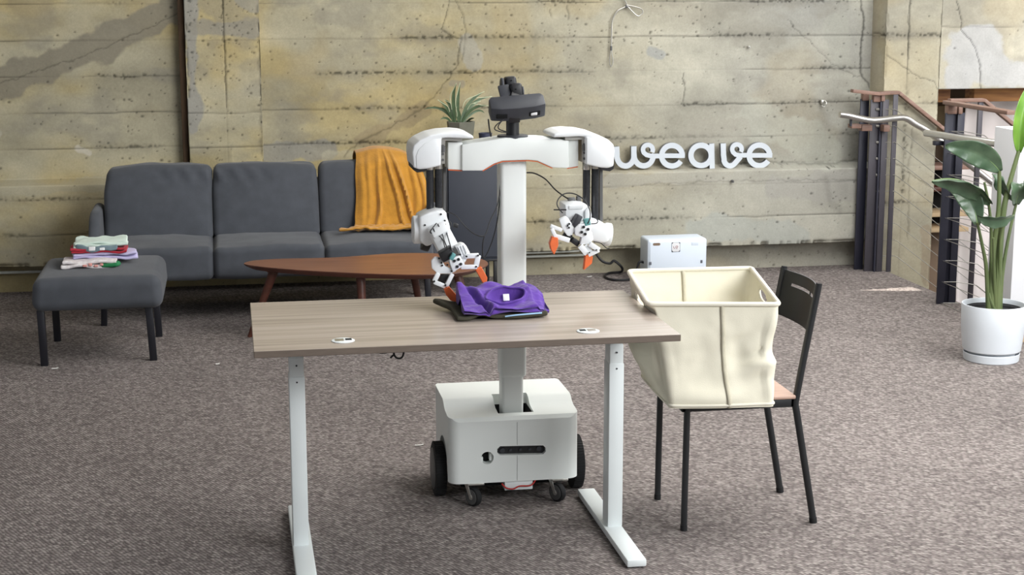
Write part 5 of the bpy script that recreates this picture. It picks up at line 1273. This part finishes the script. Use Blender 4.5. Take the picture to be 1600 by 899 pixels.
def build_near_rail():
    t = thing('stair_railing', 'dark steel guard post with timber top rail and cables behind the tall plant', 'railing', (4.17, 8.77, 0))
    Y = 8.76
    m = M(); a, b = vplate(m, 1478, 1490, 177, Y); m.build('post_plate', 'iron', t)
    m = M(); c, d = vplate(m, 1497, 1508, 176.5, Y + .01); m.build('post_plate', 'iron', t)
    m = M(); m.box((a.x + .02, Y + .035, 0), (d.x - .004, Y + .047, a.z - .002)); m.box((b.x - .008, Y + .006, 0), (b.x, Y + .06, a.z - .003)); m.build('post_web', 'iron', t)
    zt = at(1490, 161, Y).z
    for x0, x1 in ((1481, 1494), (1497.5, 1503)):
        p, q = at(x0, 164, Y), at(x1, 178, Y); m = M(); m.box((p.x, Y - .01, q.z), (q.x, Y + .04, p.z), .002); m.build('rail_block', 'railwood', t)
    m = M(); xr = at(1487, 161, Y).x; m.box((xr - .03, 8.02, zt - .011), (xr + .025, Y + .06, zt + .011), .003); m.build('top_rail', 'railwood', t)
    m = M(); s = Vector((xr, Y + .035, zt + .012)); e = Vector((at(1537, 158, Y + .03).x, Y + .035, zt + .012)); m.bar(s, e, .045, .020, .002, up=Vector((0, 0, 1))); m.bar(e, e + Vector((1.2, 0, -.90)), .045, .020, .002, up=Vector((0, 0, 1))); m.build('top_rail', 'railwood', t)
    X = 4.075
    m = M(); p = onx(1447, 208, X); q = onx(1545, 222.5, X); dr = (q - p) / (q.y - p.y); m.tube([p, p + dr * (8.02 - p.y)], .021, n=16, smooth=False); m.build('handrail', 'steel', t)
    m = M(); m.box((X - .01, 8.80, p.z - .06), (4.13, 8.83, p.z - .035), .002); m.split('rail_bracket', 'iron', t)
    m = M(); m.box((at(1529, 175, Y + .02).x, Y + .02, -.3), (at(1536, 175, Y + .02).x, Y + .04, zt), .002); bl = m.build('baluster', 'iron_grey', t)
    xb = at(1533, 300, Y + .02).x
    for k in range(9):
        z = 1.03 - k * .128
        m = M(); m.tube([(b.x - .01, Y - .004, z), (d.x, Y + .004, z - .004), (xb, Y + .018, z - .030), (xb + .9, Y + .018, z - .70)], .0024, n=6, smooth=False)
        m.tube([(b.x - .02, Y + .002, z), (b.x - .02, 8.02, z)], .0022, n=6, smooth=False); m.split('cable', 'wire', t)
    m = M(); m.tube([(4.20, 8.90, .90), (4.55, 8.95, .93), (4.75, 8.95, .82), (5.4, 8.95, .33)], .018, n=12); m.build('handrail', 'iron_grey', t)
build_near_rail()
# stair beyond the opening
def build_stair():
    t = thing('staircase', 'carpeted stair flight dropping away behind the cable railing', 'stairs', (4.3, 9.3, -1.5))
    for k in range(7):
        m = M(); x = 4.264 + .25 * k; m.box((x, 8.80, -.19 * (k + 1) - .03), (x + .27, 9.82, -.19 * (k + 1)), .003); m.build('tread', 'carpet', t)
        m = M(); m.box((x + .24, 8.80, -.19 * (k + 2) - .02), (x + .25, 9.82, -.19 * (k + 1) - .03)); m.build('riser', 'tan', t)
build_stair()
def build_sheet():
    P = []
    for i in range(90):
        u = i / 89; row = []
        for j in range(40):
            v = j / 39; x = 5.13 + 1.6 * u
            row.append((x, 10.62 + .035 * math.sin(u * 46 + 1.5 * math.sin(v * 3)) * (.4 + .6 * v) + .015 * math.sin(u * 17 + v * 5), 1.14 - 1.75 * v - .03 * math.sin(u * 9) * (v < .02)))
        P.append(row)
    m = M(); m.grid(P); o = m.build('hanging_sheet', 'curtain', None, ang=80); s = o.modifiers.new('thick', 'SOLIDIFY'); s.thickness = .004
    tag(o, 'white cloth sheet hanging beyond the stair opening', 'curtain')
    nb0, nb1 = at(1463, 166, 11.08), at(1481, 205, 11.08); m = M(); m.box((nb0.x, 11.07, nb1.z), (nb1.x, 11.1, nb0.z), .003); o = m.build('notice_board', 'beamwood'); tag(o, 'pale cream board fixed beyond the opening beside the hanging sheet', 'board')
    t = thing('timber_shelf', 'rough pale timber shelf beyond the stair opening beside the pier', 'shelf', (4.75, 10.6, -.2))
    for z, mt in ((.60, 'railwood'), (.45, 'walnut_dark'), (.27, 'beamwood'), (.16, 'beamwood')):
        m = M(); m.box((4.70, 10.42, z), (5.10, 10.66, z + .03), .003); m.build('shelf_board', mt, t)
    m = M(); m.box((4.70, 10.66, .19), (5.10, 10.70, .63)); m.build('back_board', 'void', t)
    m = M(); m.box((4.70, 10.66, -1.5), (5.10, 10.70, .16)); m.build('side_panel', 'tan', t)
build_sheet()
t = thing('white_cabinet', 'tall plain white cabinet behind the potted strelitzia', 'cabinet', (4.4, 7.95, 0))
m = M(); xl = at(1549, 300, 7.98).x; m.box((xl, 7.70, .05), (5.2, 7.98, at(1550, 205.5, 7.70).z), .004); m.build('body', 'panel', t)
m = M(); m.box((xl + .015, 7.715, 0), (5.18, 7.96, .05)); m.build('plinth', 'beamwood', t)

# ================================================================== STRELITZIA
def leaf(m, rib, base, mid, tip, side, w, fold=.35, n=18, k=6, ripple=.004, seed=0, edge=.0):
    base, mid, tip, side = map(Vector, (base, mid, tip, side)); rows = []; spine = []
    for i in range(n + 1):
        f = i / n; p = base * (1 - f) ** 2 + mid * 2 * f * (1 - f) + tip * f * f
        d = ((mid - base) * 2 * (1 - f) + (tip - mid) * 2 * f).normalized(); s = (side - d * side.dot(d)).normalized(); nn = s.cross(d).normalized()
        ww = w * (math.sin(PI * min(1, f * .93 + .045)) ** .75) + .0008; row = []
        for j in range(-k, k + 1):
            u = j / k; rp = ripple * math.sin(f * 23 + seed + u * 2) * abs(u)
            row.append(p + s * (ww * u * math.cos(fold * abs(u))) + nn * (ww * abs(u) * math.sin(fold) + rp + edge * u * abs(u) * ww))
        rows.append(row); spine.append(p - nn * .0015)
    m.grid(rows); rib.tube(spine, lambda t: .0042 * (1 - .8 * t), n=6, smooth=False)
def build_strelitzia():
    t = thing('potted_strelitzia', 'tall broad-leaved green plant in white pot with saucer by the railing', 'plant', (3.765, 7.37, 0))
    c = (3.765, 7.37, 0)
    m = M(); m.lathe([(.112, .010), (.118, .050), (.139, .053), (.1435, .058), (.156, .17), (.159, .284), (.157, .290), (.152, .290), (.149, .276), (.144, .10), (0, .10)], c, n=56); m.build('pot', 'pot', t)
    m = M(); m.lathe([(.132, 0), (.136, .004), (.1395, .040), (.1375, .043), (.134, .040), (.130, .010), (0, .008)], c, n=56); m.build('saucer', 'pot', t)
    m = M(); m.lathe([(.10, .11), (.143, .25), (.147, .262), (.140, .268), (.132, .255), (.129, .262), (.122, .262), (.118, .250), (.10, .246), (0, .25)], c, n=44); m.build('nursery_pot', 'soil', t)
    Y = 7.36
    stems = [([(1548, 486), (1551, 400), (1560, 330), (1561.5, 268)], .009, .020, -.02), ([(1544, 486), (1541, 420), (1535, 385), (1527, 348)], .007, .013, -.06),
             ([(1557, 487), (1561, 400), (1568, 330), (1578, 285), (1592, 236)], .010, .024, .02), ([(1562, 486), (1566, 430), (1576, 370), (1588, 318)], .0065, .014, .03),
             ([(1552, 487), (1549, 420), (1549, 365), (1545, 320), (1538, 285)], .006, .012, -.03), ([(1555, 487), (1553, 420), (1552, 372)], .006, .011, -.08), ([(1560, 487), (1562, 420), (1564, 372), (1574, 340)], .006, .013, -.03)]
    for px, r1, r0, dy in stems:
        P = [at(x, y, Y + dy * i / (len(px) - 1)) for i, (x, y) in enumerate(px)]; P[0].z = .255
        m = M(); m.tube(P, lambda f, a=r0, b=r1: a + (b - a) * f ** .6, n=10); m.build('stem', 'stem', t)
    def A(x, y, dy=0): return at(x, y, Y + dy)
    def mk(base, mid, tip, side, w, mt='leaf', **k):
        m, rb = M(), M(); leaf(m, rb, base, mid, tip, side, w, **k); o = m.build('leaf', mt, t, ang=80); sd = o.modifiers.new('thick', 'SOLIDIFY'); sd.thickness = .0014; rb.build('midrib', 'midrib', o)
    mk(A(1562, 268, -.02), A(1537, 232, -.05), A(1477, 228, -.02), (.35, -.25, .9), .064, fold=.30, seed=1)
    mk(A(1548, 318, -.03), A(1512, 268, -.10), A(1456, 283, -.12), (.2, -.75, .55), .072, fold=.7, seed=2)
    mk(A(1527, 352, -.06), A(1524, 300, -.02), A(1480, 290, .05), (.75, -.2, .6), .060, fold=.35, seed=3)
    mk(A(1584, 337, -.03), A(1556, 352, -.14), A(1527, 337, -.10), (-.1, -.5, .85), .040, fold=.5, seed=4)
    mk(A(1588, 318, .03), A(1562, 285, .0), A(1550, 272, .05), (.7, -.3, -.6), .036, fold=.4, seed=5)
    mk(A(1587, 320, .03), A(1590, 290, -.05), A(1618, 276, .0), (.55, -.3, .75), .060, fold=.35, seed=6)
    mk(A(1592, 238, .02), A(1592, 190, -.02), A(1612, 128, .05), (.9, -.35, .1), .050, 'leaf_light', fold=.6, seed=7)
    m = M(); m.tube([A(1554, 486, -.09), A(1548, 470, -.10), A(1546, 458, -.09)], lambda f: .010 * (1 - f * .8), n=8); m.build('sheath', 'stem', t)
build_strelitzia()
